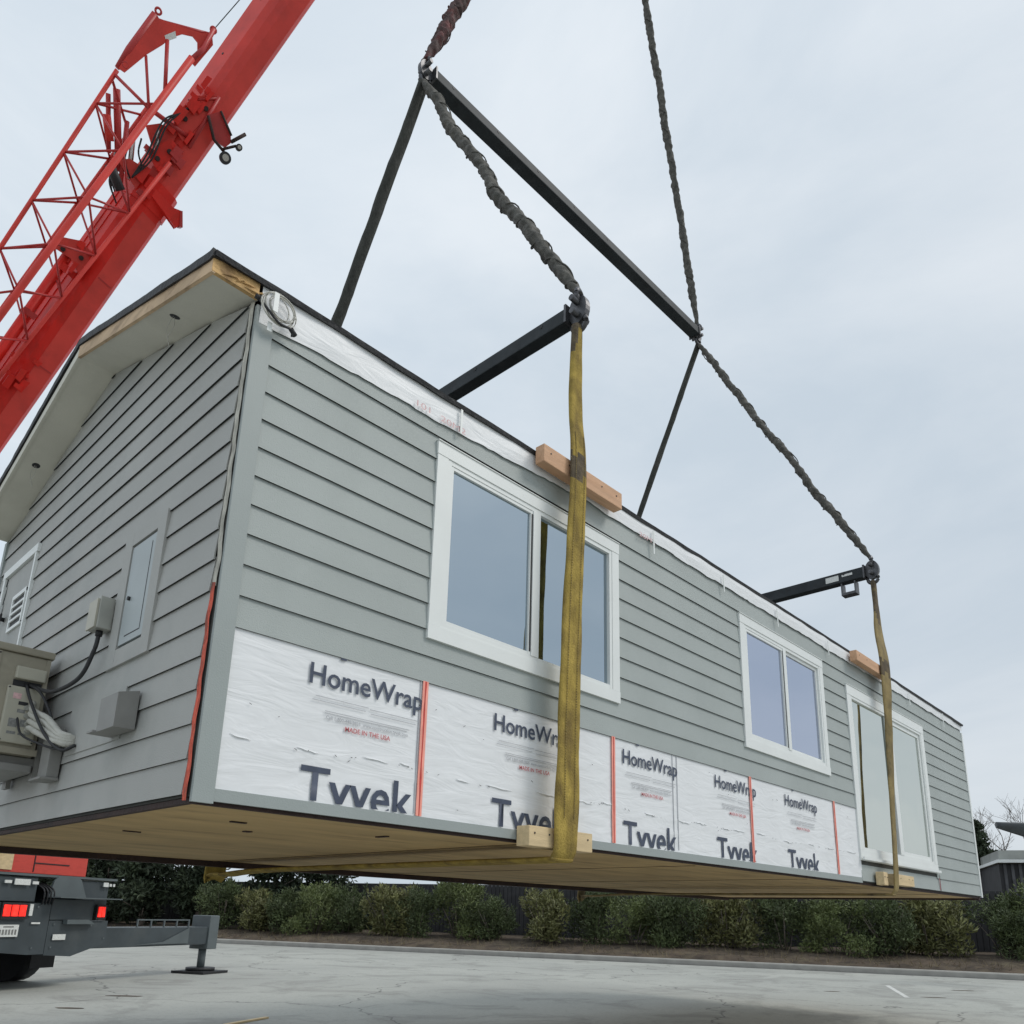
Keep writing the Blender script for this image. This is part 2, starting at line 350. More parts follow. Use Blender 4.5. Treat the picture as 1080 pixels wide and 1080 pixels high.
# far gable: plain siding
bm = NB(); z = Z1 - 5 * EXP
while z < 3.6:
    za, zb = max(z, 0), min(z + EXP, 3.66)
    def lim(zz):
        if zz <= 2.935: return (.02, HW - .02)
        dy = (zz - 2.935) / PITCH; return (max(.02, dy), min(HW - .02, HW - dy))
    l0, l1 = lim(za), lim(zb)
    vs = [bm.verts.new(v) for v in ((HL + .02, l0[0], za), (HL + .02, l0[1], za), (HL + .004, l1[1], zb), (HL + .004, l1[0], zb), (HL + .002, l0[0], za), (HL + .002, l0[1], za))]
    bm.faces.new(vs[:4]); bm.faces.new((vs[0], vs[4], vs[5], vs[1])); z += EXP
obj('rear_gable_siding', bm, 'siding', house)
bm = NB(); z = Z1 - 5 * EXP
while z < 2.85:
    za, zb = max(z, 0), min(z + EXP, 2.93)
    vs = [bm.verts.new(v) for v in ((0, HW + .02, za), (HL, HW + .02, za), (HL, HW + .004, zb), (0, HW + .004, zb), (0, HW + .002, za), (HL, HW + .002, za))]
    bm.faces.new(vs[:4]); bm.faces.new((vs[0], vs[4], vs[5], vs[1])); z += EXP
obj('rear_wall_siding', bm, 'siding', house)

# corner trim boards
one('corner_board', 'trimgrey', house, (0.0, .113, -.026, -.002, -.025, 2.90))
one('end_corner_board', 'white', house, (HL - .042, HL + .022, -.028, -.003, -.01, 2.90))
one('corner_board', 'trimgrey', house, (-.03, -.001, HW - .05, HW + .03, -.01, 2.93))
# ragged seam strip on the gable side of the near corner, orange tape on its lower part
def ragged(y0, y1, z0, z1, x, amp, n, sd):
    bm = NB(); L_ = []
    for i in range(n + 1):
        z = z0 + (z1 - z0) * i / n
        a = y0 + amp * noise.noise(Vector((sd, z * 5, 0))); b = y1 + amp * noise.noise(Vector((sd + 9, z * 5, 0)))
        xx = x - .006 * noise.noise(Vector((sd + 3, z * 9, 0)))
        L_.append([bm.verts.new((xx, a, z)), bm.verts.new((xx - .012, (a + b) / 2, z)), bm.verts.new((xx, b, z))])
    for i in range(n):
        for k in (0, 1): bm.faces.new((L_[i][k], L_[i][k + 1], L_[i + 1][k + 1], L_[i + 1][k]))
    return bm
obj('seam_strip', ragged(.004, .046, 1.12, 2.93, -.006, .014, 70, 1.), 'foam', house)
obj('seam_tape', ragged(.010, .046, -.02, 1.14, -.012, .016, 90, 4.), 'orange', house)
one('starter_strip', 'trimgrey', house, (.114, 8.66, -.022, -.002, -.012, .052))
# the open joint near the far end
one('wall_joint', 'black', house, (11.80, 11.812, -.0275, -.0255, .0, .26)); 
one('joint_tape', 'inkred', house, (11.775, 11.79, -.0275, -.0255, .02, .20))

# ---- exposed wrap
bm = NB(); nx, nz_ = 420, 30
def wy(x, z):
    low = max(0.0, min(1.0, (.44 - z) / .25)); seam = math.exp(-((z - .335 - .04 * noise.noise(Vector((x * 1.3, 2, 0)))) / .02) ** 2)
    v = noise.noise(Vector((x * 1.5 + z * 3, 0, z * 12))) * .006 * low + noise.noise(Vector((x * 4 - z * 6, 3, z * 16))) * .005 * low
    return -.0085 - abs(v) - seam * .004 * (.6 + noise.noise(Vector((x * 6, 1, 0))))
WX0, WX1 = .114, 8.70
g = [[bm.verts.new((WX0 + (WX1 - WX0) * i / nx, wy(WX0 + (WX1 - WX0) * i / nx, .03 + .91 * j / nz_), .03 + .91 * j / nz_)) for j in range(nz_ + 1)] for i in range(nx + 1)]
for i in range(nx):
    for j in range(nz_):
        f = bm.faces.new((g[i][j], g[i + 1][j], g[i + 1][j + 1], g[i][j + 1])); f.smooth = True
random.seed(3); x = .16
while x < 8.5:
    L_ = random.uniform(.08, .26); z0 = .345 + .05 * noise.noise(Vector((x * 1.3, 2, 0)))
    pts = [Vector((x + L_ * t / 5, -.0145, z0 + .012 * noise.noise(Vector((x + L_ * t, 8, 0)) * 4) - .012 * t / 5)) for t in range(6)]
    tube(bm, pts, [.001, .003, .0045, .004, .003, .001], 6)
    x += L_ + random.uniform(.06, .45)
nf = len(bm.faces); random.seed(5)
for i in range(80):
    x = random.uniform(.15, 8.5); z = random.uniform(.1, .88) if i % 3 == 0 else .335 + .04 * noise.noise(Vector((x * 1.3, 2, 0)))
    a = random.uniform(-.8, .8); l = random.uniform(.005, .017)
    cyl(bm, (x, -.018, z), (x + l, -.018, z + l * a), .0016, 5)
bm.faces.ensure_lookup_table()
for f in bm.faces[nf:]: f.material_index = 1
wrap = obj('house_wrap', bm, 'wrap', house); wrap.data.materials.append(M['rubber'])
for xx in (4.36, 4.43, 1.405): one('sheet_edge', 'inkfaint', wrap, (xx, xx + .005, -.0165, -.012, .07, .93))

def textmesh(name, body, x, z, width, m, parent, zmin=-9, zmax=9, yy=-.0185, bold=0.0, height=None):
    cu = bpy.data.curves.new(name, 'FONT'); cu.body = body; cu.size = 1.0; cu.resolution_u = 3; cu.offset = bold; cu.fill_mode = 'FRONT'
    to = bpy.data.objects.new(name, cu); COL.objects.link(to)
    bpy.context.view_layer.update()
    me = bpy.data.meshes.new_from_object(to.evaluated_get(bpy.context.evaluated_depsgraph_get()))
    bpy.data.objects.remove(to); bpy.data.curves.remove(cu)
    bm = NB(); bm.from_mesh(me); bpy.data.meshes.remove(me)
    xsv = [v.co.x for v in bm.verts]; x0, x1 = min(xsv), max(xsv); s = width / (x1 - x0)
    sy = s if height is None else height
    for v in bm.verts: v.co = Vector((x + (v.co.x - x0) * s, yy, z + v.co.y * sy))
    for co, no in (((0, 0, zmin), (0, 0, -1)), ((0, 0, zmax), (0, 0, 1))):
        bmesh.ops.bisect_plane(bm, geom=list(bm.verts) + list(bm.edges) + list(bm.faces), plane_co=co, plane_no=no, clear_outer=True)
    me = bpy.data.meshes.new(name); bm.to_mesh(me); bm.free(); me.materials.append(M[m])
    o = bpy.data.objects.new(name, me); COL.objects.link(o); o.parent = parent; return o
k = 0
for x in (.592, 2.082, 3.60, 5.105, 6.61):
    textmesh('lettering', 'HomeWrap', x, .724, .835, 'ink', wrap, bold=.012, height=.175)
    textmesh('lettering', 'Tyvek', x + .0, .985, .80, 'ink', wrap, zmin=.80, zmax=.925, bold=.012, height=.33)
    textmesh('lettering', 'Tyvek', x + .0, .025, .80, 'ink', wrap, zmin=.06, zmax=.25, bold=.012, height=.33)
    textmesh('lettering', 'Call 1-800-448-9835  www.construction.tyvek.com', x + .13, .535, .60, 'inkfaint', wrap, bold=.02)
    textmesh('lettering', 'MADE IN THE USA', x + .265, .485, .33, 'inkred', wrap, bold=.015)
    bm = NB()
    for i, (xa, xb, zz) in enumerate(((.05, .42, .655), (.43, .80, .648), (.03, .40, .630), (.44, .79, .622), (.12, .74, .578), (.12, .72, .566))):
        box(bm, x + xa, x + xb, -.0178, -.0172, zz, zz + .004)
    obj('print_lines', bm, 'inkfaint', wrap)
for xx in (1.442, 3.467, 5.82, 7.95):
    one('seam_tape', 'tapepink', wrap, (xx - .023, xx + .023, -.0215, -.0195, .055, .925))
    bm = NB(); n = 40; pr = None
    for i in range(n + 1):
        z = .057 + .866 * i / n; w = .006 + .004 * noise.noise(Vector((xx, z * 8, 0))); c0 = xx + .003 * noise.noise(Vector((xx + 4, z * 4, 0)))
        q = (bm.verts.new((c0 - w, -.0225, z)), bm.verts.new((c0 + w, -.0225, z)))
        if pr: bm.faces.new((pr[0], pr[1], q[1], q[0]))
        pr = q
    obj('tape_core', bm, 'tapered', wrap)

# ---- frieze strip of loose white wrap under the roof edge
bm = NB(); n = 260; pr = None
for i in range(n + 1):
    x = .02 + (HL - .02) * i / n
    zb = 2.785 + .045 * min(x, 3.2) + .022 * noise.noise(Vector((x * .9, 1, 0))) + .016 * noise.noise(Vector((x * 4, 2, 0))) + .008 * noise.noise(Vector((x * 17, 2, 0)))
    yb = -.027 - .004 * noise.noise(Vector((x * 2, 7, 0)))
    q = (bm.verts.new((x, yb, zb)), bm.verts.new((x, yb - .004 - .006 * noise.noise(Vector((x * 3, 0, 4))), zb + .09)), bm.verts.new((x, yb - .006 * noise.noise(Vector((x * 2.3, 0, 9))), 3.085)))
    if pr:
        for k in (0, 1): bm.faces.new((pr[k], q[k], q[k + 1], pr[k + 1]))
    pr = q
frz = obj('frieze_wrap', bm, 'wrap', house)
for x, l in ((1.60, .16), (4.08, .2), (5.40, .15), (6.65, .18), (8.1, .15), (11.2, .17), (12.9, .2)):
    one('hanging_flap', 'white', frz, (x, x + .018, -.054, -.048, 2.99 - l, 3.03))
for tx, x, z, wd in (('101', 1.20, 2.85, .12), ('20M2', 1.42, 2.845, .24), ('20M2', 3.86, 2.895, .26)):
    textmesh('lettering', tx, x, z, wd, 'inkpale', frz, yy=-.046, bold=.0, height=.065)
# ---- roof
bm = NB()
TH = .15
def slopeq(y): return 2.945 + PITCH * (y if y < HW / 2 else HW - y)
X0, X1 = -.29, HL + .01
nseg = 150
for i in range(nseg):      # slab in strips so that the eave edge can ripple
    pass
def rip(x, s): return -.02 + .045 * math.sin(math.pi * max(0, x) / HL) + .016 * noise.noise(Vector((x * 1.1, s, 0))) + .010 * noise.noise(Vector((x * 3.7, s + 5, 0)))
rows = []
for i in range(nseg + 1):
    x = X0 + (X1 - X0) * i / nseg; w = rip(x, 0.)
    rows.append([bm.verts.new((x, -.042 + w * .5, slopeq(0) + .104 + w)), bm.verts.new((x, -.052 + w * .5, slopeq(0) + .135 + w)), bm.verts.new((x, HW / 2, slopeq(HW / 2) + TH)),
                 bm.verts.new((x, HW + .05, slopeq(0) + .135)), bm.verts.new((x, HW + .04, slopeq(0) + .092)), bm.verts.new((x, HW / 2, slopeq(HW / 2) + .095))])
for i in range(nseg):
    for k in range(6): bm.faces.new((rows[i][k], rows[i + 1][k], rows[i + 1][(k + 1) % 6], rows[i][(k + 1) % 6]))
bm.faces.new(rows[0]); bm.faces.new(rows[-1][::-1])
roof = obj('roof', bm, 'black', house)
# ragged membrane lip along the rake
bm = NB(); pr = None
for i in range(121):
    y = -.048 + (HW + .096) * i / 120; z = slopeq(min(max(y, 0), HW)) + .112 + .03 * (1 - min(1, abs(y - HW / 2) / (HW / 2)))
    w = .010 * noise.noise(Vector((y * 2.2, 4, 0))) + .004 * noise.noise(Vector((y * 9, 4, 0)))
    q = [bm.verts.new((X0 - .014 + w, y, z - .042 + w)), bm.verts.new((X0 - .018 + w, y, z + .010 + w * .6)), bm.verts.new((X0 + .05, y, z + .006)), bm.verts.new((X0 + .05, y, z - .03))]
    if pr:
        for k in range(4): bm.faces.new((pr[k], q[k], q[(k + 1) % 4], pr[(k + 1) % 4]))
    else: bm.faces.new(q)
    pr = q
bm.faces.new(pr[::-1])
obj('membrane_lip', bm, 'black', roof)
# soffit of the overhang, fascia
bm = NB()
for ya, yb in ((.0, HW / 2), (HW / 2, HW)):
    prism(bm, [(X0 + .022, ya, slopeq(ya)), (X0 + .022, yb, slopeq(yb)), (X0 + .022, yb, slopeq(yb) + .02), (X0 + .022, ya, slopeq(ya) + .02)], (0, 0, 0), (-X0 - .012, 0, 0))
sof = obj('soffit', bm, 'cream', roof)
def fascia(ya, yb, m, h, thick=.022, x=X0, zo=-.008):
    bm = NB(); prism(bm, [(x, ya, slopeq(ya) + zo), (x, yb, slopeq(yb) + zo), (x, yb, slopeq(yb) + h), (x, ya, slopeq(ya) + h)], (0, 0, 0), (thick, 0, 0)); return obj('fascia', bm, m, roof)
fascia(-.03, .95, 'rawwood', .10); fascia(.953, HW / 2, 'rawwood', .10)
fascia(HW / 2 + .001, HW + .02, 'cream', .075)
one('eave_return', 'splitwood', roof, (X0 + .001, -.002, -.032, -.004, 2.935, 3.045))
bm = NB(); random.seed(9)
for i in range(5):
    x = random.uniform(X0 + .04, -.03); tube(bm, [(x, -.032, random.uniform(2.94, 2.97)), (x + random.uniform(.03, .1), -.04, random.uniform(2.95, 2.99)), (x + random.uniform(.08, .16), -.034, random.uniform(2.96, 3.0))], [.002, .006, .001], 5)
obj('splinter', bm, 'splitwood', roof)
# soffit light holes with wires
for (hx, hy) in ((-.165, .80), (-.15, 3.72)):
    zt = slopeq(hy) - .001
    bm = NB(); sl = PITCH if hy < HW / 2 else -PITCH
    vs = [bm.verts.new((hx + .033 * math.cos(t), hy + .033 * math.sin(t), zt + sl * .033 * math.sin(t))) for t in [2 * math.pi * i / 16 for i in range(16)]]
    bm.faces.new(vs); h = obj('light_hole', bm, 'rubber', sof)
    bm = NB(); tube(bm, bez([(hx, hy, zt - .004), (hx + .01, hy + .02, zt - .06), (hx - .005, hy + .05, zt - .13), (hx + .015, hy + .06, zt - .19)], 6), .0022, 5)
    tube(bm, bez([(hx - .01, hy, zt - .004), (hx - .02, hy + .05, zt - .08), (hx + .02, hy + .09, zt - .15)], 6), .0022, 5)
    obj('loose_wire', bm, 'pipe', h)

# ---- underside
bm = NB(); box(bm, .042, HL - .14, .052, HW - .14, -.026, -.004)
fl = obj('underside_panel', bm, 'ply', house)
bm = NB(); random.seed(21)
bm.free()
for xx in (2.5, 4.95, 7.4, 9.8, 12.2): one('panel_joint', 'rim', fl, (xx, xx + .008, .14, HW - .14, -.0295, -.0262))
for (x, y, a, b) in ((.55, .62, .10, .03), (.9, 1.1, .05, .05), (1.6, .5, .03, .12), (.42, 1.9, .12, .02)):
    one('steel_plate', 'rim', fl, (x, x + a, y, y + b, -.034, -.0262))
bm = NB()
box(bm, .004, .04, .004, HW - .004, -.030, -.003); box(bm, HL - .138, HL - .004, .004, HW - .004, -.055, -.003)
box(bm, .042, HL - .14, .012, .05, -.030, -.003); box(bm, .14, HL - .14, HW - .138, HW - .02, -.085, -.003)
obj('rim_beam', bm, 'rim', house)

# ---- windows
def window(name, x0, x1, z0, z1, gl, tw=.098, parts=None, mull=None, sash=None, label=None):
    w = one(name, 'white', house, (x0, x0 + tw, -.030, -.004, z0 + tw + .004, z1 - tw - .004), (x1 - tw, x1, -.030, -.004, z0 + tw + .004, z1 - tw - .004),
            (x0 - .003, x1 + .003, -.0325, -.004, z1 - tw - .002, z1), (x0 - .003, x1 + .003, -.0325, -.004, z0, z0 + tw + .002), label=label)
    one('drip_cap', 'white', w, (x0 - .006, x1 + .006, -.040, -.004, z1 + .002, z1 + .008))
    a, b, c, d = x0 + tw + .001, x1 - tw - .001, z0 + tw + .003, z1 - tw - .003
    one('frame', 'white', w, (a, a + .035, -.026, .06, c, d), (b - .035, b, -.026, .06, c, d), (a + .036, b - .036, -.025, .06, d - .035, d), (a + .036, b - .036, -.025, .06, c, c + .035))
    if mull: one('mullion', 'white', w, (mull[0], mull[1], -.030, .055, c + .036, d - .036))
    for (sx0, sx1, sy, fw) in sash:
        one('sash', 'white', w, (sx0, sx0 + fw, sy, sy + .03, c + .037, d - .037), (sx1 - fw, sx1, sy, sy + .03, c + .037, d - .037),
            (sx0 + fw + .001, sx1 - fw - .001, sy + .001, sy + .03, d - .037 - fw, d - .037), (sx0 + fw + .001, sx1 - fw - .001, sy + .001, sy + .03, c + .037, c + .037 + fw))
    for (poly, yy) in parts:
        bm = NB(); prism(bm, [(p[0], yy, p[1]) for p in poly], (0, 0, 0), (0, .008, 0)); obj('pane', bm, gl, w)
    return w
def rect(a, b, c, d): return [(a, c), (b, c), (b, d), (a, d)]
w = window('window', 1.427, 3.555, 1.222, 2.695, 'glassblue', mull=(2.432, 2.515),
    sash=[(1.563, 2.430, -.022, .024)],
    parts=[(rect(1.588, 2.405, 1.385, 2.535), -.004), (rect(2.514, 3.424, 1.36, 2.565), .005)], label='wide two-part window crossed by the bright yellow sling')
one('screen_track', 'rubber', w, (2.413, 2.430, -.0235, -.0225, 1.39, 2.53))
w = window('window', 5.758, 7.91, 1.23, 2.715, 'glassviolet', mull=(6.79, 6.86),
    sash=[(5.893, 6.788, -.022, .028), (6.862, 7.775, -.004, .035)],
    parts=[(rect(5.921, 6.760, 1.395, 2.55), -.004), (rect(6.897, 7.740, 1.405, 2.54), .012)], label='smaller two-pane window in the middle of the long wall')
one('screen_track', 'rubber', w, (6.771, 6.787, -.0235, -.0225, 1.39, 2.55))
w = window('sliding_door', 8.66, 11.77, .268, 2.585, 'glassgrey', tw=.13, mull=(10.16, 10.30),
    sash=[(10.302, 11.60, -.004, .06)],
    parts=[(rect(8.80, 10.05, .41, 2.43), .004), (rect(10.363, 11.539, .50, 2.36), .012)], label='tall sliding glass door reaching almost to the house bottom')
one('sash', 'trimgrey', w, (10.052, 10.10, -.012, .03, .44, 2.41)); one('threshold', 'white', w, (8.66, 11.77, -.07, -.05, .275, .31))
# ---- gable fittings
pn = one('panel_surround', 'siding_dirty', house, (-.029, -.002, 1.285, 1.415, .915, 1.845), (-.029, -.002, .768, .890, .915, 1.845), (-.0285, -.002, .891, 1.284, 1.752, 1.845), (-.0285, -.002, .891, 1.284, .915, 1.03))
pd = one('access_panel', 'panel', pn, (-.022, -.004, .905, 1.275, 1.055, 1.735), label='pale blue-grey hinged panel door')
one('panel_rib', 'rubber', pd, (-.0235, -.0225, .955, .962, 1.10, 1.69), (-.0235, -.0225, .962, 1.19, 1.10, 1.107))
bm = NB(); cyl(bm, (-.022, 1.20, 1.36), (-.036, 1.20, 1.36), .014, 12); obj('latch', bm, 'rubber', pd)
dr = one('utility_door', 'siding_dirty', house, (-.012, -.001, 3.70, 4.50, .02, 2.44))
one('door_frame', 'white', dr, (-.035, -.002, 3.62, 3.66, .02, 2.45), (-.035, -.002, 4.54, 4.60, .02, 2.45), (-.037, -.002, 3.60, 4.62, 2.452, 2.53))
lv = one('louvre', 'white', dr, (-.028, -.013, 3.74, 3.77, 1.83, 2.15), (-.028, -.013, 4.12, 4.15, 1.83, 2.15), (-.0285, -.013, 3.74, 4.15, 2.12, 2.16), (-.0285, -.013, 3.74, 4.15, 1.81, 1.84))
one('louvre_back', 'rubber', lv, (-.0145, -.013, 3.77, 4.12, 1.84, 2.12))
bm = NB()
for i in range(1, 4):
    zc = 1.84 + .07 * i; box(bm, -.028, -.015, 3.77, 4.12, zc - .011, zc + .011)
obj('louvre_slat', bm, 'white', lv)
bm = NB(); cyl(bm, (-.012, 4.38, 2.0), (-.06, 4.38, 2.0), .02, 10); box(bm, -.065, -.05, 4.30, 4.40, 1.97, 2.03); obj('handle', bm, 'rubber', dr)
# disconnect switch box with its whip
db = one('switch_box', 'metal', house, (-.115, -.022, 1.44, 1.585, 1.20, 1.42), bev=.006)
one('box_lid', 'aclight', db, (-.128, -.116, 1.452, 1.60, 1.205, 1.40))
bm = NB(); cyl(bm, (-.07, 1.51, 1.20), (-.07, 1.51, 1.165), .022, 12); tube(bm, bez([(-.07, 1.51, 1.17), (-.08, 1.52, 1.06), (-.10, 1.65, .90), (-.14, 2.0, .86), (-.17, 2.37, .95)], 12), .014, 8)
obj('cable', bm, 'rubber', db)
# hooded vent on a smooth board
vb = one('mounting_board', 'siding_dirty', house, (-.024, -.004, 1.00, 1.93, .42, .745))
bm = NB(); prism(bm, [(-.145, .765, .64), (-.028, .765, .67), (-.028, .765, .44), (-.145, .765, .44)], (0, 0, 0), (0, .26, 0)); box(bm, -.165, -.028, 1.026, 1.12, .44, .452)
vh = obj('vent_hood', bm, 'boxgrey', house)
# outdoor unit of the heat pump
ac = one('air_conditioner', 'acbody', house, (-.43, -.085, 2.37, 3.20, .46, 1.17), bev=.012, label='beige outdoor heat pump unit on wall brackets')
one('top_cover', 'acbody', ac, (-.45, -.07, 2.35, 3.22, 1.172, 1.225), bev=.01)
bm = NB(); ring(bm, (-.432, 2.85, .80), (1, 0, 0), .26, .012, n=32)
for i in range(1, 5): ring(bm, (-.434, 2.85, .80), (1, 0, 0), .055 * i, .004, n=28, seg=6)
for i in range(8):
    a = math.pi * i / 4; cyl(bm, (-.436, 2.85, .80), (-.436, 2.85 + .26 * math.cos(a), .80 + .26 * math.sin(a)), .004, 6)
obj('fan_grille', bm, 'boxgrey', ac)
one('valve_cover', 'aclight', ac, (-.30, -.11, 2.325, 2.369, .985, 1.075), bev=.01)
sc = one('side_cover', 'aclight', ac, (-.33, -.115, 2.335, 2.369, .53, .93), bev=.01)
one('sticker', 'sticker', sc, (-.25, -.20, 2.3335, 2.3345, .745, .77), (-.29, -.235, 2.3335, 2.3345, .64, .70), (-.22, -.165, 2.3335, 2.3345, .65, .70), (-.29, -.235, 2.3335, 2.3345, .59, .61), (-.22, -.17, 2.3335, 2.3345, .59, .605))
one('grip_recess', 'rubber', ac, (-.30, -.12, 2.3655, 2.369, .938, .98))
for (x_, z_) in ((-.32, .545), (-.125, .545), (-.32, .915), (-.125, .915), (-.41, 1.15), (-.41, .50)):
    bm = NB(); cyl(bm, (x_, 2.3345 if -.33 < x_ < -.12 else 2.369, z_), (x_, 2.331 if -.33 < x_ < -.12 else 2.360, z_), .006, 8); obj('screw', bm, 'rubber', ac)
one('sticker', 'rubber', sc, (-.25, -.19, 2.3325, 2.3345, .80, .825))
one('sticker', 'inkpale', sc, (-.29, -.24, 2.3325, 2.3345, .84, .88))
bm = NB()
for i, (dy, dz) in enumerate(((0, 0), (.0, .045), (.02, -.045), (.03, .08))):
    tube(bm, bez([(-.16, 2.345, .70 + dz * 1.6), (-.17, 2.26, .68 + dz), (-.13, 2.05, .60 + dz), (-.10, 1.84, .52 + dz * .5), (-.05, 1.78, .50 + dz * .4), (.0, 1.80, .52)], 8), .021, 9, lump=.12, lf=16)
obj('insulated_pipe', bm, 'pipe', ac)
bm = NB()
tube(bm, bez([(-.22, 2.36, .96), (-.20, 2.22, .80), (-.15, 1.98, .56), (-.09, 1.80, .44), (-.03, 1.72, .47)], 8), .011, 7)
tube(bm, bez([(-.20, 2.36, .96), (-.16, 2.20, .88), (-.12, 2.08, .74), (-.10, 2.02, .64)], 8), .010, 7)
tube(bm, bez([(-.24, 2.35, .72), (-.22, 2.24, .58), (-.14, 2.05, .50), (-.08, 1.90, .46), (-.05, 1.84, .50)], 8), .008, 7)
obj('cable', bm, 'rubber', ac)
bm = NB()
for q in range(4): cyl(bm, (-.165 - .01 * q, 2.369, .62 + .055 * q), (-.165 - .01 * q, 2.318, .62 + .055 * q), .022 - .003 * (q % 2), 8)
obj('service_valve', bm, 'metal', ac)
br = one('bracket', 'boxgrey', ac, (-.50, -.03, 2.44, 2.50, .405, .455), (-.50, -.03, 3.05, 3.11, .405, .455), (-.030, -.004, 2.40, 3.16, .50, .56), (-.062, -.031, 2.42, 2.52, .30, .62), (-.062, -.031, 3.03, 3.13, .30, .62))
one('drain_pan', 'boxgrey', ac, (-.46, -.08, 2.39, 3.18, .345, .40), bev=.01)
one('corner_post', 'acbody', ac, (-.437, -.40, 2.362, 2.369, .47, 1.165), (-.115, -.088, 2.362, 2.369, .47, 1.165))
one('base_lip', 'acbody', ac, (-.445, -.075, 2.352, 2.368, .461, .505))
one('line_cover', 'boxgrey', ac, (-.10, -.022, 1.98, 2.16, .28, .62), (-.14, -.022, 1.96, 2.18, .262, .279), bev=.006)
one('sill_plate', 'aclight', ac, (-.40, -.12, 2.55, 3.0, .43, .4585))
# cable coil and tie plates at the roof corner
bm = NB(); random.seed(2)
for i in range(6):
    ring(bm, (.10 + random.uniform(-.02, .03), -.07 - .004 * i, 2.905 + random.uniform(-.01, .012)), (random.uniform(-.12, .12), 1, random.uniform(-.12, .12)), random.uniform(.075, .115), .004, n=26, seg=6)
obj('cable_coil', bm, 'pipe', house)
bm = NB(); tube(bm, bez([(-.02, -.05, 2.93), (.03, -.085, 2.86), (.11, -.095, 2.80), (.20, -.085, 2.81), (.215, -.07, 2.78)], 8), .008, 7)
cyl(bm, (-.03, -.05, 2.925), (.0, -.06, 2.915), .016, 10); cyl(bm, (.195, -.085, 2.815), (.235, -.07, 2.80), .015, 10)
obj('cable', bm, 'rubber', house)
one('tie_plate', 'white', house, (.055, .085, -.118, -.113, 2.84, 2.97), (.06, .088, -.062, -.058, 2.74, 2.80))

# ================================================================== PACKING TIMBERS
def timber(label, m, x0, x1, y0, y1, z0, z1, rot=0, tilt=0):
    root = NB(); box(root, -(x1 - x0) / 2, (x1 - x0) / 2, -(y1 - y0) / 2, (y1 - y0) / 2, -(z1 - z0) / 2, (z1 - z0) / 2, bev=.006)
    for e_ in (-.36, .05, .38):
        pass
    o = obj('packing_timber', root, m); o.location = ((x0 + x1) / 2, (y0 + y1) / 2, HZ + (z0 + z1) / 2); o.rotation_euler = (tilt, 0, rot)
    tag(o, label, 'timber', 'timbers protecting the house from the slings')
    bm = NB(); w2 = -(y1 - y0) / 2
    for fx in (-.42, -.2, .22, .42): cyl(bm, (fx * (x1 - x0), w2 - .001, .02), (fx * (x1 - x0), w2 - .004, .02), .007, 8)
    obj('nail_head', bm, 'rubber', o); return o
timber('pinkish timber on the roof edge above the wide window behind the nearer yellow sling', 'timber', 2.40, 3.44, -.155, -.062, 2.945, 3.10)
timber('pinkish timber on the roof edge above the sliding door behind the farther sling', 'timber', 8.80, 10.05, -.155, -.062, 2.93, 3.075)
timber('short pale timber at the house bottom left of the farther sling', 'paletimber', 9.06, 9.29, -.13, -.030, -.02, .145, rot=.12)
timber('pale timber at the house bottom right of the farther sling', 'paletimber', 9.44, 10.2, -.15, -.030, .0, .14)
timber('pale timber at the house bottom under the nearer yellow sling', 'paletimber', 2.32, 3.02, -.15, -.030, -.06, .08)

# ================================================================== RIGGING
def lh(x, y, z): return Vector((x, y, z + HZ))
BX1, BX2 = 2.90, 9.94
ZB1, ZB2 = 4.70, 4.64; ZT = 9.86; ZT2 = 10.02
def bar(p0, p1, w, h, label, endlug=True):
    p0, p1 = Vector(p0), Vector(p1); c = (p0 + p1) / 2; d = (p1 - p0); L_ = d.length
    t = thing('spreader_bar', label, 'spreader bar', c, 'black steel spreader bars of the lifting rig')
    t.rotation_euler = d.to_track_quat('X', 'Z').to_euler()
    bm = NB(); box(bm, -L_ / 2, L_ / 2, -w / 2, w / 2, -h / 2, h / 2, bev=.012)
    bmn = obj('beam', bm, 'bar', t)
    bm = NB(); n = int(L_ / .75)
    for i in range(n):
        x = -L_ / 2 + .3 + i * (L_ - .6) / (n - 1)
        for s in (1, -1): cyl(bm, (x, s * (w / 2 + .001), h * .22), (x, s * (w / 2 + .004), h * .22), .018, 10)
    obj('bolt', bm, 'rubber', bmn)
    for s in (-1, 1):
        bm = NB(); box(bm, s * L_ / 2 - .012, s * L_ / 2 + .012, -w / 2 - .02, w / 2 + .02, -h / 2 - .02, h / 2 + .02)
        n = 22; poly = []
        for i in range(n):
            a = 2 * math.pi * i / n; poly.append((s * (L_ / 2 + .10) + .10 * math.cos(a), 0, (.02 + .15 * math.sin(a)) if True else 0))
        prism(bm, poly, (0, -.03, 0), (0, .03, 0))
        e_ = obj('end_plate', bm, 'steel', t)
        bm = NB(); ring(bm, (s * (L_ / 2 + .10), 0, -.12), (0, 1, 0), .075, .026, n=18); ring(bm, (s * (L_ / 2 + .10), 0, .16), (1, .3, 0), .07, .024, n=18)
        cyl(bm, (s * (L_ / 2 + .10), -.11, -.04), (s * (L_ / 2 + .10), .11, -.04), .03, 12); cyl(bm, (s * (L_ / 2 + .10), -.12, .09), (s * (L_ / 2 + .10), .12, .09), .028, 12)
        obj('shackle', bm, 'steel', t)
    return t
b1 = bar(lh(BX1, 5.0, ZB1), lh(BX1, -.0, ZB1), .13, .145, 'nearer black cross bar with bolt heads, ending at the bright yellow sling')
b2 = bar(lh(BX2, 5.0, ZB2), lh(BX2, -.0, ZB2), .15, .17, 'farther black cross bar with a white sticker near its end above the sliding door')
b3 = bar(lh(2.98, HW / 2, ZT), lh(9.42, HW / 2, ZT2), .19, .15, 'long upper black spreader bar, highest of the three and parallel to the eave')
L2 = 2.5
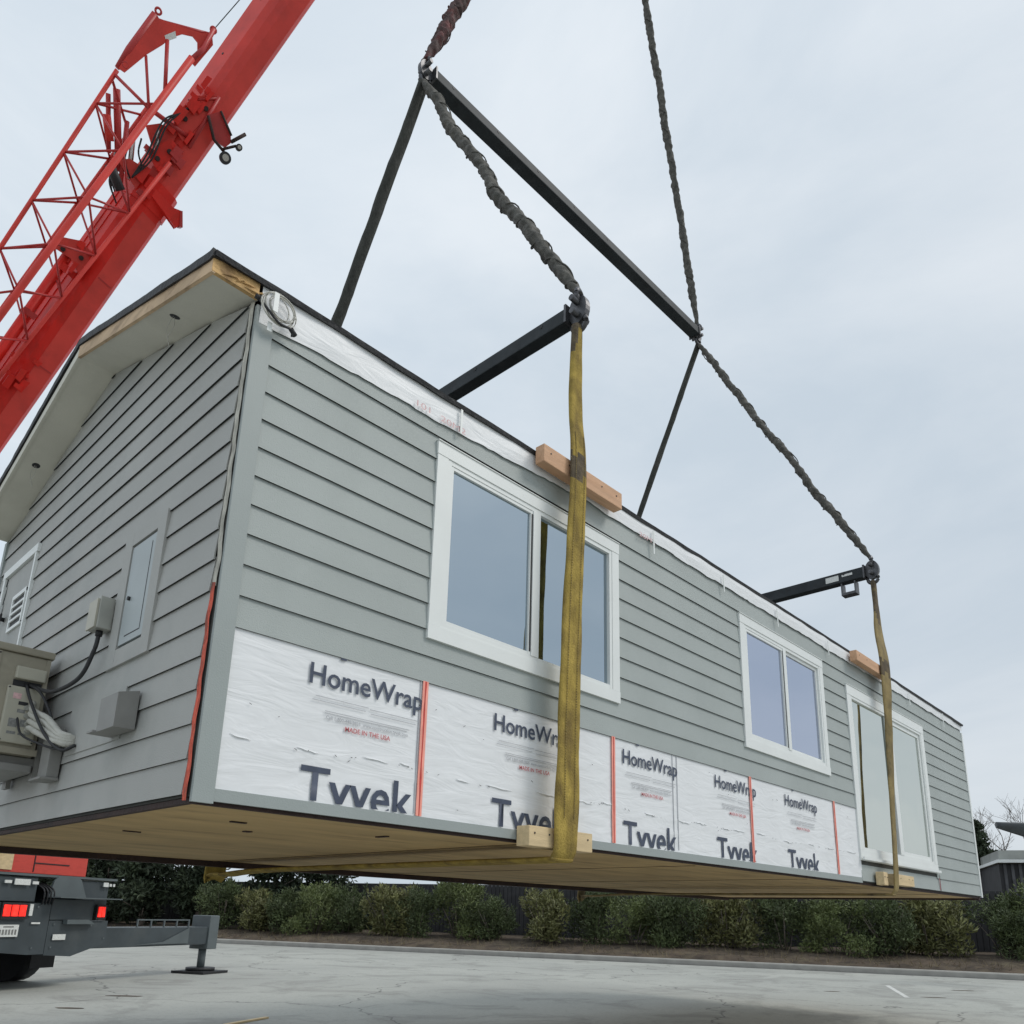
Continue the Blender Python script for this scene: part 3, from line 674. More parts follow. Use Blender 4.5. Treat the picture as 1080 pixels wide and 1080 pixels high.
for b_ in ((L2 - .58, L2 - .38, -.0785, -.0765, -.045, .045), (L2 - .33, L2 - .17, -.0785, -.0765, .0, .035), (L2 - .58, L2 - .38, .0765, .0785, -.045, .045)): one('sticker', 'label', b2, b_)
bm = NB(); box(bm, L2 - .36, L2 - .14, -.07, .07, -.30, -.26); box(bm, L2 - .36, L2 - .34, -.07, .07, -.26, -.10); box(bm, L2 - .16, L2 - .14, -.07, .07, -.26, -.10)
obj('stirrup', bm, 'steel', b2)

def path(p0, p1, sag=0.0, n=60, wob=0.0, sd=0):
    p0, p1 = Vector(p0), Vector(p1); d = p1 - p0; a, b = frame_at(d); out = []
    for i in range(n + 1):
        t = i / n; p = p0.lerp(p1, t) + Vector((0, 0, -sag * 4 * t * (1 - t)))
        e_ = min(1, 5 * t, 5 * (1 - t))
        p += (a * noise.noise(Vector((t * d.length * 1.1, sd, 0))) + b * noise.noise(Vector((t * d.length * 1.1, sd, 9)))) * wob * e_
        out.append(p)
    return out
def lumpy(label, p0, p1, r, m, sag=.0, lump=.35, wob=.05, sd=0, tip=True, n=150):
    bm = NB(); pts = path(p0, p1, sag, n, wob, sd)
    rad = []
    for i in range(n + 1):
        t = i / n; k = 1 + .16 * noise.noise(Vector((t * 7, sd, 3))) + .22 * noise.noise(Vector((t * 45, sd, 8)))
        if tip: k *= .55 + .45 * min(1, 14 * t, 14 * (1 - t))
        rad.append(r * k)
    tube(bm, pts, [q * 1.12 for q in rad], 14, lump=lump, lf=11, twist=.12, flat=.74, seed=sd)
    o = obj('sling', bm, m); tag(o, label, 'sling', 'dark round slings of the lifting rig')
    bm = NB(); tube(bm, [p + Vector((0, 0, 0)) for p in pts[4:-4]], 0, 3) if False else None
    pp = []
    for i in range(6, n - 5):
        d = (pts[i + 1] - pts[i - 1]); a, b = frame_at(d); tt = i * .30 + 2.5 * noise.noise(Vector((i * .06, sd, 5)))
        pp.append(pts[i] + (a * math.cos(tt) + b * math.sin(tt)) * rad[i] * 1.0)
    tube(bm, pp, .008, 6); obj('wrapping_cord', bm, m, o)
    return o
def taut(label, p0, p1, r, m='slingolive', sd=0):
    bm = NB(); tube(bm, path(p0, p1, 0, 40, .01, sd), [r * (.6 + .4 * min(1, 10 * i / 40, 10 * (40 - i) / 40)) for i in range(41)], 10, lump=.12, lf=4, flat=.6, seed=sd)
    for s in (-.35, .35):
        a, b = frame_at(p1 - p0); tube(bm, [q + a * r * s * 1.6 for q in path(p0, p1, 0, 40, .01, sd)], r * .42, 6)
    o = obj('sling', bm, m); tag(o, label, 'sling', 'dark round slings of the lifting rig'); return o
hook = lh(6.83, HW / 2, 21.8)
TL, TR = lh(2.87, HW / 2, ZT), lh(9.54, HW / 2, ZT2)
N1, N2 = lh(BX1, -.10, ZB1), lh(BX2, -.10, ZB2); F1, F2 = lh(BX1, 5.10, ZB1), lh(BX2, 5.10, ZB2)
up = Vector((0, 0, .2)); dn = Vector((0, 0, -.18))
lumpy('rusty reddish bunched sling rising off the upper bar towards the top of the picture, left', TL + up, hook + Vector((-.1, 0, 0)), .100, 'slingred', wob=.06, sd=1, n=420, lump=.28)
lumpy('dark sling rising straight from the right end of the upper bar', TR + up, hook + Vector((.1, 0, 0)), .062, 'slingdark', wob=.03, sd=2, n=420, lump=.2)
lumpy('grey bunched sling from the left end of the upper bar to the bright yellow sling', TL + dn, N1 + up, .074, 'slingdark', sag=.10, wob=.08, sd=3, n=260, lump=.22)
lumpy('grey bunched sling from the right end of the upper bar to the farther yellow sling', TR + dn, N2 + up, .068, 'slingdark', sag=.03, wob=.05, sd=4, n=260, lump=.2)
taut('taut smooth sling running behind the roof from the left end of the upper bar', TL + dn, F1 + up, .078, sd=5)
taut('taut thin sling running behind the roof from the right end of the upper bar', TR + dn, F2 + up, .062, sd=6)

def basket(label, pts, widths, ths, m, top=99):
    """flat webbing: a loop of strap from one bar end under the house to the other"""
    bm = NB(); P = [Vector(p) for p in pts]; n = len(P); rings = []
    for i, p in enumerate(P):
        d = (P[min(i + 1, n - 1)] - P[max(i - 1, 0)]).normalized()
        a = Vector((1, 0, 0)); a = (a - d * a.dot(d)).normalized(); tw = ths[i][1]
        b = d.cross(a).normalized(); a2 = a * math.cos(tw) + b * math.sin(tw); b2 = -a * math.sin(tw) + b * math.cos(tw)
        w, t = widths[i] / 2, ths[i][0] / 2
        r_ = []
        for k in range(14):
            q = 2 * math.pi * k / 14; cx = math.copysign(abs(math.cos(q)) ** .6, math.cos(q)); sy = math.copysign(abs(math.sin(q)) ** .8, math.sin(q))
            s = 1 + .10 * noise.noise(p * 3.5 + Vector((k * .4, 0, 0)))
            r_.append(bm.verts.new(p + (a2 * cx * w + b2 * sy * t) * s))
        rings.append(r_)
    for i in range(n - 1):
        for k in range(14): bm.faces.new((rings[i][k], rings[i][(k + 1) % 14], rings[i + 1][(k + 1) % 14], rings[i + 1][k])).smooth = True
    bm.faces.new(rings[0][::-1]); bm.faces.new(rings[-1])
    for f in bm.faces:
        c_ = f.calc_center_median()
        if c_.y < 0 and 2.93 + .03 * math.sin(c_.x * 60) < c_.z - HZ < 3.16 + .03 * math.sin(c_.x * 45 + 1): f.material_index = 1
        if c_.y < 0 and c_.z - HZ > top + .12 * math.sin(c_.x * 40): f.material_index = 1
    o = obj('sling', bm, m); o.data.materials.append(M['slingdirt']); tag(o, label, 'sling', 'soiled yellow slings wrapped under the house'); return o
def loop_path(xs, ztop_, zb=-.13):
    """xs: (z, x) pairs the near leg passes through, top first"""
    def X(z):
        for (za, xa), (zb_, xb_) in zip(xs[:-1], xs[1:]):
            if za >= z >= zb_: return xa + (xb_ - xa) * (za - z) / (za - zb_)
        return xs[0][1] if z > xs[0][0] else xs[-1][1]
    xt, xb = xs[0][1], xs[-1][1]
    near = [(X(z), y, z) for y, z in ((-.10, ztop_ - .17), (-.115, ztop_ - .7), (-.13, 3.6), (-.19, 3.05), (-.195, 2.0), (-.19, 1.0), (-.185, .1))]
    near += [(xb, -.15, zb + .02), (xb, -.02, zb), (xb, 1.0, zb), (xb, 3.9, zb), (xb, HW + .04, zb - .03), (xb, HW + .17, zb + .08), (xt, HW + .19, 1.5), (xt, HW + .19, 3.0), (xt, HW + .14, 3.8), (xt, HW + .11, ztop_ - .17)]
    return [Vector((p[0], p[1], p[2] + HZ)) for p in bez(near, 12)]
def profile(P, zt, w0, w1, w2, th, tw=lambda z, y: 0):
    ws, ts = [], []
    for p in P:
        z = p.z - HZ; t = min(1, max(0, (zt - .17 - z) / 1.6)); wv = w0 + (w1 - w0) * t ** .8
        t2 = min(1, max(0, (3.0 - z) / 2.6)); wv += (w2 - w1) * t2 if z < 3.0 else 0
        wv *= 1 + .07 * noise.noise(Vector((z * 2.2, p.y, 0)))
        ws.append(wv); ts.append((th * (1.6 - .8 * t), tw(z, p.y)))
    return ws, ts
NB_ = 0
P1 = loop_path([(ZB1, BX1), (4.5, 2.86), (3.47, 2.81), (2.1, 2.73), (1.1, 2.69), (-.2, 2.67)], ZB1); w_, t_ = profile(P1, ZB1, .095, .20, .255, .05)
s1 = basket('bright yellow soiled sling hanging straight down across the wide window', P1, w_, t_, 'slingyellow', top=4.35)
P2 = loop_path([(ZB2, BX2), (4.05, 9.91), (2.68, 9.73), (1.3, 9.53), (.2, 9.40), (-.2, 9.37)], ZB2)
def tw2(z, y): return .5 * math.exp(-((z - 2.0) / .8) ** 2) if y < 1 else 0
w_, t_ = profile(P2, ZB2, .09, .25, .19, .04, tw2)
def wz(z):
    K = [(-9, .16), (.2, .15), (1.6, .115), (2.3, .13), (2.9, .27), (3.4, .34), (3.8, .24), (4.1, .13), (9, .10)]
    for (a, b), (c_, d_) in zip(K[:-1], K[1:]):
        if a <= z <= c_: return b + (d_ - b) * (z - a) / (c_ - a)
w_ = [wz(p.z - HZ) if p.y < 1 else q for p, q in zip(P2, w_)]
s2 = basket('brownish twisted sling hanging in front of the sliding glass door', P2, w_, t_, 'slingtan', top=3.85)
for (P_, ww, sl_) in ((P1, None, s1),):
    for sgn in (-1, 1):
        bm = NB(); pp = [p + Vector((sgn * .055, -.0245, 0)) for p in P_ if p.y < -.12 and .1 < p.z - HZ < 3.4]
        for a_, b_ in zip(pp[:-1], pp[1:]):
            for q in range(4): cyl(bm, a_.lerp(b_, q / 4), a_.lerp(b_, q / 4 + .14), .0035, 4)
        obj('stitching', bm, 'slingtan', sl_)
# (sleeve helper)
def band(P, z0, z1, w, t, m, parent):
    bm = NB(); seg = [p for p in P if p.y < 0 and z0 <= p.z - HZ <= z1]
    rings = []
    for p in seg:
        r_ = []
        for k in range(14):
            q = 2 * math.pi * k / 14; cx = math.copysign(abs(math.cos(q)) ** .6, math.cos(q)); sy = math.copysign(abs(math.sin(q)) ** .8, math.sin(q))
            r_.append(bm.verts.new(p + Vector((cx * w, sy * t, .01 * math.sin(3 * q)))))
        rings.append(r_)
    for i in range(len(rings) - 1):
        for k in range(14): bm.faces.new((rings[i][k], rings[i][(k + 1) % 14], rings[i + 1][(k + 1) % 14], rings[i + 1][k])).smooth = True
    return obj('wear_sleeve', bm, m, parent)

# ================================================================== CRANE
PV = Vector((-1.2, 22.5, 3.0)); TP = Vector((6.83, 2.45, 31.83))
E_ = (TP - PV).normalized(); LB = (TP - PV).length
S_ = Vector((E_.y, -E_.x, 0)).normalized()
if S_.dot(Vector((-1, -1, 0))) < 0: S_ = -S_
N_ = S_.cross(E_).normalized()
if N_.z < 0: N_ = -N_
crane = thing('mobile_crane', 'red telescopic mobile crane on a charcoal carrier, lattice extension stowed on its boom', 'crane', (-1.0, 22.0, 0))
CI = Matrix.Translation((1.0, -22.0, 0))
def B(a, s, n): return PV + E_ * a + S_ * s + N_ * n + Vector((1.0, -22.0, 0))
def bprism(bm, a0, a1, prof):
    v0 = [bm.verts.new(B(a0, s, n)) for s, n in prof]; v1 = [bm.verts.new(B(a1, s, n)) for s, n in prof]
    bm.faces.new(v0[::-1]); bm.faces.new(v1); k = len(prof)
    for i in range(k): bm.faces.new((v0[i], v0[(i + 1) % k], v1[(i + 1) % k], v1[i]))
def boomprof(w, h, c=.30):
    return [(-w / 2, h / 2 - .06), (-w / 2 + .06, h / 2), (w / 2 - .06, h / 2), (w / 2, h / 2 - .06), (w / 2, -h / 2 + c * h), (w / 2 - .12 * w, -h / 2 + c * h * .42), (w * .22, -h / 2), (-w * .22, -h / 2), (-w / 2 + .12 * w, -h / 2 + c * h * .42), (-w / 2, -h / 2 + c * h)]
def bbox(bm, a0, a1, s0, s1, n0, n1): bprism(bm, a0, a1, [(s0, n0), (s1, n0), (s1, n1), (s0, n1)])
def Q(a, p, v): return B(a, .914 * p + .406 * v, .406 * p - .914 * v)      # p: across the view side, v: towards the house
def qprism(bm, poly, v0, v1):
    f0 = [bm.verts.new(Q(a, p, v0)) for a, p in poly]; f1 = [bm.verts.new(Q(a, p, v1)) for a, p in poly]
    fs = [bm.faces.new(f0), bm.faces.new(f1[::-1])]; k = len(poly)
    for i in range(k): bm.faces.new((f0[i], f0[(i + 1) % k], f1[(i + 1) % k], f1[i]))
    if k > 4: bmesh.ops.triangulate(bm, faces=fs)
PD = (Q(0, 1, 0) - Q(0, 0, 0)).normalized(); VD = (Q(0, 0, 1) - Q(0, 0, 0)).normalized()
bm = NB(); bprism(bm, -1.0, 18.05, boomprof(.86, 1.04)); base = obj('boom_base', bm, 'red', crane)
bm = NB(); bprism(bm, 17.7, 27.4, boomprof(.78, .90)); sec = obj('boom_section', bm, 'redlight', crane, 'paler weathered inner boom section')
bm = NB(); bprism(bm, 27.0, LB, boomprof(.58, .74)); obj('boom_section', bm, 'redlight', crane)
bm = NB(); bprism(bm, 17.55, 18.15, boomprof(.91, 1.09)); obj('collar', bm, 'red', base)
bm = NB(); bprism(bm, 26.9, 27.3, boomprof(.76, .94)); obj('collar', bm, 'redlight', sec)
# side rails and stiffeners of the base section
for n in (.30, .08):
    bm = NB(); bbox(bm, 1.0, 17.5, .421, .447, n - .028, n + .028); obj('side_rail', bm, 'red', base)
bm = NB(); tube(bm, [Q(6, .62, .45), Q(15.6, .62, .45)], .10, 12); obj('side_tube', bm, 'red', base)
bm = NB(); bbox(bm, 1.0, 17.4, -.20, .20, -.522, -.511); obj('belly_strip', bm, 'redlight', base)
# bracket under the collar
for v in (.42, .62):
    bm = NB(); qprism(bm, [(17.96, .02), (17.92, -.45), (17.99, -.60), (17.78, -.74), (17.60, -.70), (17.68, -.42), (17.78, .0)], v, v + .04); obj('boom_rest', bm, 'red', base)
bm = NB(); qprism(bm, [(17.97, -.58), (18.0, -.62), (17.72, -.80), (17.68, -.74)], .38, .70); obj('boom_rest', bm, 'reddark', base)
# roller bracket hanging at the boom's underside
bm = NB(); qprism(bm, [(20.00, .02), (20.28, -.14), (20.12, -.52), (19.95, -.64), (19.78, -.60), (19.70, -.32)], .50, .56); rbo = obj('roller_bracket', bm, 'reddark', sec)
bm = NB(); tube(bm, [Q(20.0, .0, .60), Q(19.70, -.34, .62), Q(19.66, -.62, .66)], .034, 8); tube(bm, [Q(20.28, -.14, .6), Q(20.05, -.56, .64)], .028, 8)
tube(bm, [Q(19.93, -.62, .68), Q(20.30, -.76, .68)], .038, 8); tube(bm, [Q(19.66, -.56, .68), Q(19.95, -.74, .68)], .028, 8)
obj('bracket_arm', bm, 'rim', rbo)
for a, p, r in ((19.56, -.70, .125), (19.96, -.80, .07)):
    bm = NB(); c0 = Q(a, p, .72); cyl(bm, c0 - VD * .05, c0 + VD * .05, r, 20); rw = obj('roller', bm, 'rubber', rbo)
    bm = NB(); cyl(bm, c0 - VD * .06, c0 + VD * .06, r * .58, 16); obj('hub', bm, 'chrome', rw)
# brackets and hinge clutter between boom and lattice
random.seed(31)
def clutter(n, ar, pr_, vr, m, parent, smax=.4):
    for i in range(n):
        bm = NB()
        a, p, v = random.uniform(*ar), random.uniform(*pr_), random.uniform(*vr); l, h_ = random.uniform(.08, smax), random.uniform(.06, .22)
        qprism(bm, [(a, p), (a + l, p + random.uniform(-.05, .05)), (a + l * .9, p + h_), (a + .02, p + h_)], v, v + random.uniform(.04, .14))
        obj('jib_bracket', bm, m, parent)
clutter(20, (17.6, 19.7), (-.05, .36), (.30, .55), 'red', sec)
bm = NB(); qprism(bm, [(18.6, .2), (19.3, .25), (19.15, .62), (18.9, .80), (18.7, .55)], .35, .40); obj('jib_hinge', bm, 'redlight', sec); bm = NB(); qprism(bm, [(17.7, .3), (18.2, .3), (18.1, .70), (17.9, .85), (17.8, .6)], .42, .46); obj('jib_hinge', bm, 'redlight', sec)
clutter(10, (17.6, 19.0), (-.2, .50), (.45, .60), 'reddark', sec, .3)
clutter(10, (15.2, 15.9), (.15, .55), (.3, .6), 'red', base, .3)
clutter(5, (13.6, 14.2), (.4, .60), (.3, .6), 'reddark', base, .2)
bm = NB(); qprism(bm, [(15.35, .20), (15.95, .15), (15.98, .60), (15.75, .95), (15.5, .92), (15.55, .55)], .55, .60); obj('jib_hinge', bm, 'redlight', base)
bm = NB(); tube(bm, [Q(19.95, .45, .45), Q(20.5, .0, .5)], .03, 8); tube(bm, [Q(19.2, .9, .5), Q(19.35, .1, .5)], .05, 8); tube(bm, [Q(20.5, .02, .5), Q(19.2, -.05, .5)], .045, 8); obj('guide_bar', bm, 'reddark', sec)

clutter(9, (12.3, 13.3), (-.15, .30), (.50, .62), 'red', base, .35)
clutter(8, (19.6, 20.4), (.0, .34), (.40, .52), 'red', sec, .3)
bm = NB(); qprism(bm, [(19.2, .10), (20.3, -.05), (20.45, .12), (20.1, .42), (19.5, .48), (19.3, .40)], .44, .48); obj('guide_plate', bm, 'redlight', sec)
bm = NB(); qprism(bm, [(18.3, .15), (19.0, .05), (19.05, .30), (18.7, .45), (18.4, .42)], .52, .56); obj('guide_plate', bm, 'red', sec)
for a_, p_, v_ in ((20.1, .1, .50), (19.6, .3, .50), (18.8, .2, .58), (18.5, .3, .58), (15.7, .4, .62), (15.6, .75, .62)):
    bm = NB(); c0 = Q(a_, p_, v_); cyl(bm, c0 - VD * .03, c0 + VD * .03, .05, 12); obj('pin', bm, 'rim', sec)
for k_ in range(5):
    bm = NB(); a_ = 6.0 + 2.4 * k_; bbox(bm, a_, a_ + .03, -.17, .17, -.530, -.523); obj('weld_seam', bm, 'reddark', base)
for a_ in (21.4, 22.9, 15.0, 16.5):
    bm = NB(); c0 = B(a_, .385 if a_ > 18 else .428, .12); cyl(bm, c0, c0 + S_ * .012, .028, 12); obj('grease_port', bm, 'rubber', sec)
for k_ in range(3):
    bm = NB(); tube(bm, bez([Q(19.9 - .1 * k_, .35, .55), Q(19.2, .50 + .05 * k_, .62), Q(18.4, .38 + .06 * k_, .60), Q(17.8, .48, .55)], 8), .018, 6); obj('hose', bm, 'rubber', sec)
# ---- stowed lattice extension: four chords, seen nearly along one diagonal
def chord(k, a):
    if k == 1: return Q(a, 1.61 + .022 * (a - 14.75), .84)
    if k == 2: return Q(a, .98 - .022 * (a - 13.6), 1.60)
    if k == 3: return Q(a, .34 - .050 * (a - 13.4), .72)
    return Q(a, 1.02 - .012 * (a - 13.6), .02)
JA0 = 5.0
jibs = []
jb = NB()
for k, r, e1 in ((1, .045, 19.2), (2, .068, 20.3), (3, .045, 18.6), (4, .042, 19.4)): tube(jb, [chord(k, JA0), chord(k, 13), chord(k, e1)], r, 10)
jib = obj('lattice_extension', jb, 'redlight', crane, 'stowed red lattice jib')
bm = NB(); st = 1.21; n0 = -8
for i in range(-8, 4):
    a1 = 14.75 + st * i; a2 = a1 + .72       # nodes of the outer chords (1, 3) and of the middle ones (2, 4)
    if a1 < JA0 + .1: continue
    for mid in (2, 4):
        tube(bm, [chord(1, a1), chord(mid, a2)], .024, 6); 
        if a2 - st > JA0: tube(bm, [chord(1, a1), chord(mid, a2 - st)], .024, 6)
        if a1 - .02 < 17.6:
            tube(bm, [chord(3, a1 - .02), chord(mid, a2)], .023, 6)
            if a2 - st > JA0: tube(bm, [chord(3, a1 - .02), chord(mid, a2 - st)], .023, 6)
tube(bm, [chord(1, 19.1), chord(2, 18.9)], .034, 8); tube(bm, [chord(1, 19.0), chord(4, 18.6)], .03, 8)
obj('lacing', bm, 'reddark', jib)
# head frame of the extension: web plate with a round opening
bm = NB()
outer = [(19.15, 1.70), (19.9, 1.70), (20.2, 1.70), (20.45, 1.68), (20.72, 1.25), (20.95, .92), (21.12, .80), (20.95, .66), (20.35, .70)]
inner = [(19.18, 1.58), (19.77, 1.46), (20.16, 1.34), (20.40, 1.29), (20.62, 1.18), (20.75, 1.02), (20.74, .90), (20.62, .82), (20.35, .80)]
for i in range(len(outer) - 1): qprism(bm, [outer[i], outer[i + 1], inner[i + 1], inner[i]], 1.18, 1.22)
hd = obj('head_plate', bm, 'redlight', jib)
bm = NB()
tube(bm, [Q(19.15, 1.72, 1.15), Q(19.6, 1.72, 1.15), Q(20.5, 1.71, 1.15)], [.05, .085, .08], 8); tube(bm, [Q(20.47, 1.60, 1.16), Q(21.08, .80, 1.16)], .035, 8); tube(bm, [Q(21.2, .80, 1.2), Q(20.7, .76, 1.3), Q(20.3, .82, 1.5)], .05, 8)
obj('head_frame', bm, 'reddark', hd)
for a, p in ((20.58, 1.70), (21.18, .80), (19.30, 1.64)):
    bm = NB(); ring(bm, Q(a, p, 1.2), VD, .055, .024, n=14, seg=6); obj('lug', bm, 'reddark', hd)
bm = NB(); tube(bm, [Q(20.3, 1.32, 1.2), chord(2, 19.35)], .042, 8); tube(bm, [Q(19.75, 1.46, 1.2), chord(2, 18.8)], .03, 8); obj('brace', bm, 'reddark', hd)
bm = NB(); qprism(bm, [(20.32, 1.40), (20.55, 1.30), (20.47, 1.16 + .06), (20.26, 1.32)], 1.222, 1.226); obj('sticker', bm, 'label', hd)
bm = NB(); tube(bm, [Q(21.2, .80, 1.2), Q(30, .1, 1.2)], .010, 5); obj('stay_cable', bm, 'steel', jib)
for p0, p1, r, m_ in (((19.0, 1.55, .5), (17.75, .72, .3), .075, 'reddark'), ((18.8, 1.62, .5), (17.9, 1.05, .35), .05, 'reddark'), ((18.7, 1.1, .3), (17.5, .55, .4), .05, 'reddark'), ((18.45, 1.45, .5), (18.1, 1.15, .4), .09, 'redlight')):
    bm = NB(); tube(bm, [Q(*p0), Q(*p1)], r, 10); obj('link_arm', bm, m_, jib)
for p0, p1, r in (((18.5, .85, .35), (17.75, .50, .4), .055), ((19.1, .6, .35), (18.4, .28, .45), .045), ((18.0, .95, .4), (17.5, .72, .4), .035)):
    bm = NB(); tube(bm, [Q(*p0), Q(*p1)], r, 10); obj('piston_rod', bm, 'chrome', jib)
bm = NB(); tube(bm, [Q(17.62, .93, .9), Q(17.36, .52, .9)], .10, 12); obj('piston_cylinder', bm, 'rubber', jib)
random.seed(77)
for i in range(5):
    a0, s0 = random.uniform(17.5, 18.9), random.uniform(.6, 1.0)
    bm = NB(); tube(bm, bez([Q(a0, s0, .4), Q(a0 - .3, s0 - .1, .5), Q(a0 - .5, s0 - .35, .45)], 6), .02, 6); obj('hose', bm, 'rubber', jib)

# ---- hoist rope and hook block above the frame
tipc = TP + Vector((1.0, -22, 0)); hk = hook + Vector((1.0, -22, 0))
bm = NB()
for dx in (-.12, .12): cyl(bm, tipc + Vector((dx, 0, 0)), hk + Vector((dx, 0, 1.2)), .014, 6)
obj('hoist_rope', bm, 'steel', crane)
bm = NB(); box(bm, hk.x - .25, hk.x + .25, hk.y - .16, hk.y + .16, hk.z + .5, hk.z + 1.3, bev=.06); ring(bm, hk + Vector((0, 0, .22)), (0, 1, 0), .2, .06, n=20); obj('hook_block', bm, 'red', crane)
bm = NB(); cyl(bm, tipc + S_ * -.4, tipc + S_ * .4, .45, 20); obj('boom_sheave', bm, 'redlight', crane)

# ---- superstructure and carrier (built in the carrier's own frame: +X to the rear, Y lateral)
RC = Vector((3.3, 12.45, 0)); lat = Vector((.90, .43, 0)).normalized(); ax = Vector((lat.y, -lat.x, 0))
car = Matrix(((ax.x, lat.x, 0, RC.x + 1.0), (ax.y, lat.y, 0, RC.y - 22.0), (0, 0, 1, 0), (0, 0, 0, 1)))
def cobj(name, m, boxes, parent, bev=0.0, cyls=(), label=None):
    bm = NB()
    for b in boxes: box(bm, *b, mtx=car, bev=bev)
    for (p0, p1, r, sg) in cyls: cyl(bm, car @ Vector(p0), car @ Vector(p1), r, sg)
    return obj(name, bm, m, parent, label)
ch = cobj('carrier', 'chassis', [(-13.5, -.25, -1.20, 1.20, .75, 1.35), (-13.0, -.7, -1.35, 1.35, 1.75, 1.82), (-.9, -.75, -.9, .9, 1.35, 1.75)], crane)
# rear bumper skirt: curved lower edge
bm = NB()
poly = [(-.02, -1.38, 1.50), (-.02, .0, 1.50), (-.02, .0, .62), (-.02, -.35, .62), (-.02, -1.38, .72)]
prism(bm, [car @ Vector(p) for p in poly], (0, 0, 0), ax * -.22)
poly = [(-.02, .01, 1.20), (-.02, 1.38, 1.20), (-.02, 1.38, .78), (-.02, .6, .56), (-.02, .01, .60)]
prism(bm, [car @ Vector(p) for p in poly], (0, 0, 0), ax * -.22)
obj('bumper', bm, 'chassis', ch)
cobj('deck_edge', 'chassislight', [(-.75, .0, -1.4, 1.45, 1.96, 2.0), (-13, -.76, 1.36, 1.40, 1.75, 1.85)], ch)
cobj('rear_box', 'chassis', [(-.6, -.04, -1.3, -.35, 1.52, 1.93), (-.6, -.05, .55, 1.3, 1.45, 1.93), (-.55, -.03, .02, 1.0, 1.21, 1.58)], ch, bev=.01)
bm = NB(); prism(bm, [car @ Vector(p) for p in ((.02, -.12, 1.62), (.02, .72, 1.62), (.02, .55, 1.94), (.02, .45, 1.99), (.02, .05, 1.99), (.02, -.05, 1.9))], (0, 0, 0), ax * -.04)
obj('wedge_plate', bm, 'chassislight', ch)
bm = NB(); prism(bm, [car @ Vector(p) for p in ((.0, .30, 1.14), (.0, .95, 1.14), (.0, .80, 1.22), (.0, .30, 1.22))], (0, 0, 0), ax * .10); box(bm, -.02, .30, -.12, 1.35, 1.60, 1.62, mtx=car)
obj('step', bm, 'chassislight', ch)
for y0, y1 in ((-1.02, -.50), (1.02, 1.26)):
    tl = cobj('tail_light', 'rubber', [(-.02, .03, y0, y1, 1.22, 1.50)], ch)
    n = 3 if y1 < 0 else 2; w3 = (y1 - y0 - .06) / n
    for i in range(n): cobj('lens', 'tail', [(.031, .045, y0 + .03 + i * w3, y0 + .03 + (i + .82) * w3, 1.27, 1.46)], tl)
cobj('reflector', 'label', [(.0, .02, -.47, -.40, 1.28, 1.48), (.0, .01, -.38, -.20, 1.14, 1.17), (.0, .01, .12, .40, .86, .96)], ch)
for b_ in [(.0, .02, -.86, -.55, 1.80, 1.90), (.0, .02, -.50, -.38, 1.82, 1.87), (.0, .02, -1.05, -.92, 1.82, 1.87), (.0, .02, 1.1, 1.22, 1.84, 1.92), (.0, .02, 1.25, 1.30, 1.85, 1.90), (.0, .02, 1.34, 1.385, 1.85, 1.90)]: cobj('marker_lamp', 'label', [b_], ch)
pl = cobj('licence_plate', 'label', [(.0, .015, -1.02, -.62, .93, 1.13)], ch)
cobj('plate_print', 'sticker', [(.0155, .018, -.99 + i * .06, -.955 + i * .06, .965, 1.05) for i in range(6)] + [(.0155, .018, -.92, -.72, 1.085, 1.105)], pl)
for a in (-2.0, -3.7, -6.4, -8.1, -12.0):
    for s in (-1, 1):
        wh = cobj('wheel', 'rubber', [], ch, cyls=[((a, s * 1.34, .62), (a, s * .92, .62), .62, 28)])
        cobj('rim', 'chassislight', [], wh, cyls=[((a, s * 1.345, .62), (a, s * 1.25, .62), .32, 20), ((a, s * 1.38, .62), (a, s * 1.30, .62), .12, 14)])
cobj('mud_flap', 'rubber', [(-1.25, -1.22, -1.40, -.85, .28, .80)], ch)
cobj('mud_flap', 'rubber', [(-1.25, -1.22, .85, 1.40, .28, .80)], ch)
for b_ in [(.001, .004, y, y + .03, z, z + .03) for y, z in ((-.30, 1.42), (-.30, .72), (.10, .72), (.10, 1.12), (.95, 1.10), (1.30, .86), (-1.30, 1.45))]: cobj('bolt', 'chassislight', [b_], ch)
for k_ in range(4):
    bm = NB(); y0 = -.32 + .07 * k_; tube(bm, bez([car @ Vector((-.2, y0, 1.86)), car @ Vector((.05, y0 + .04, 1.74)), car @ Vector((.06, y0 + .06, 1.55)), car @ Vector((-.1, y0 + .16, 1.44))], 6), .014, 6); obj('hose', bm, 'rubber', ch)
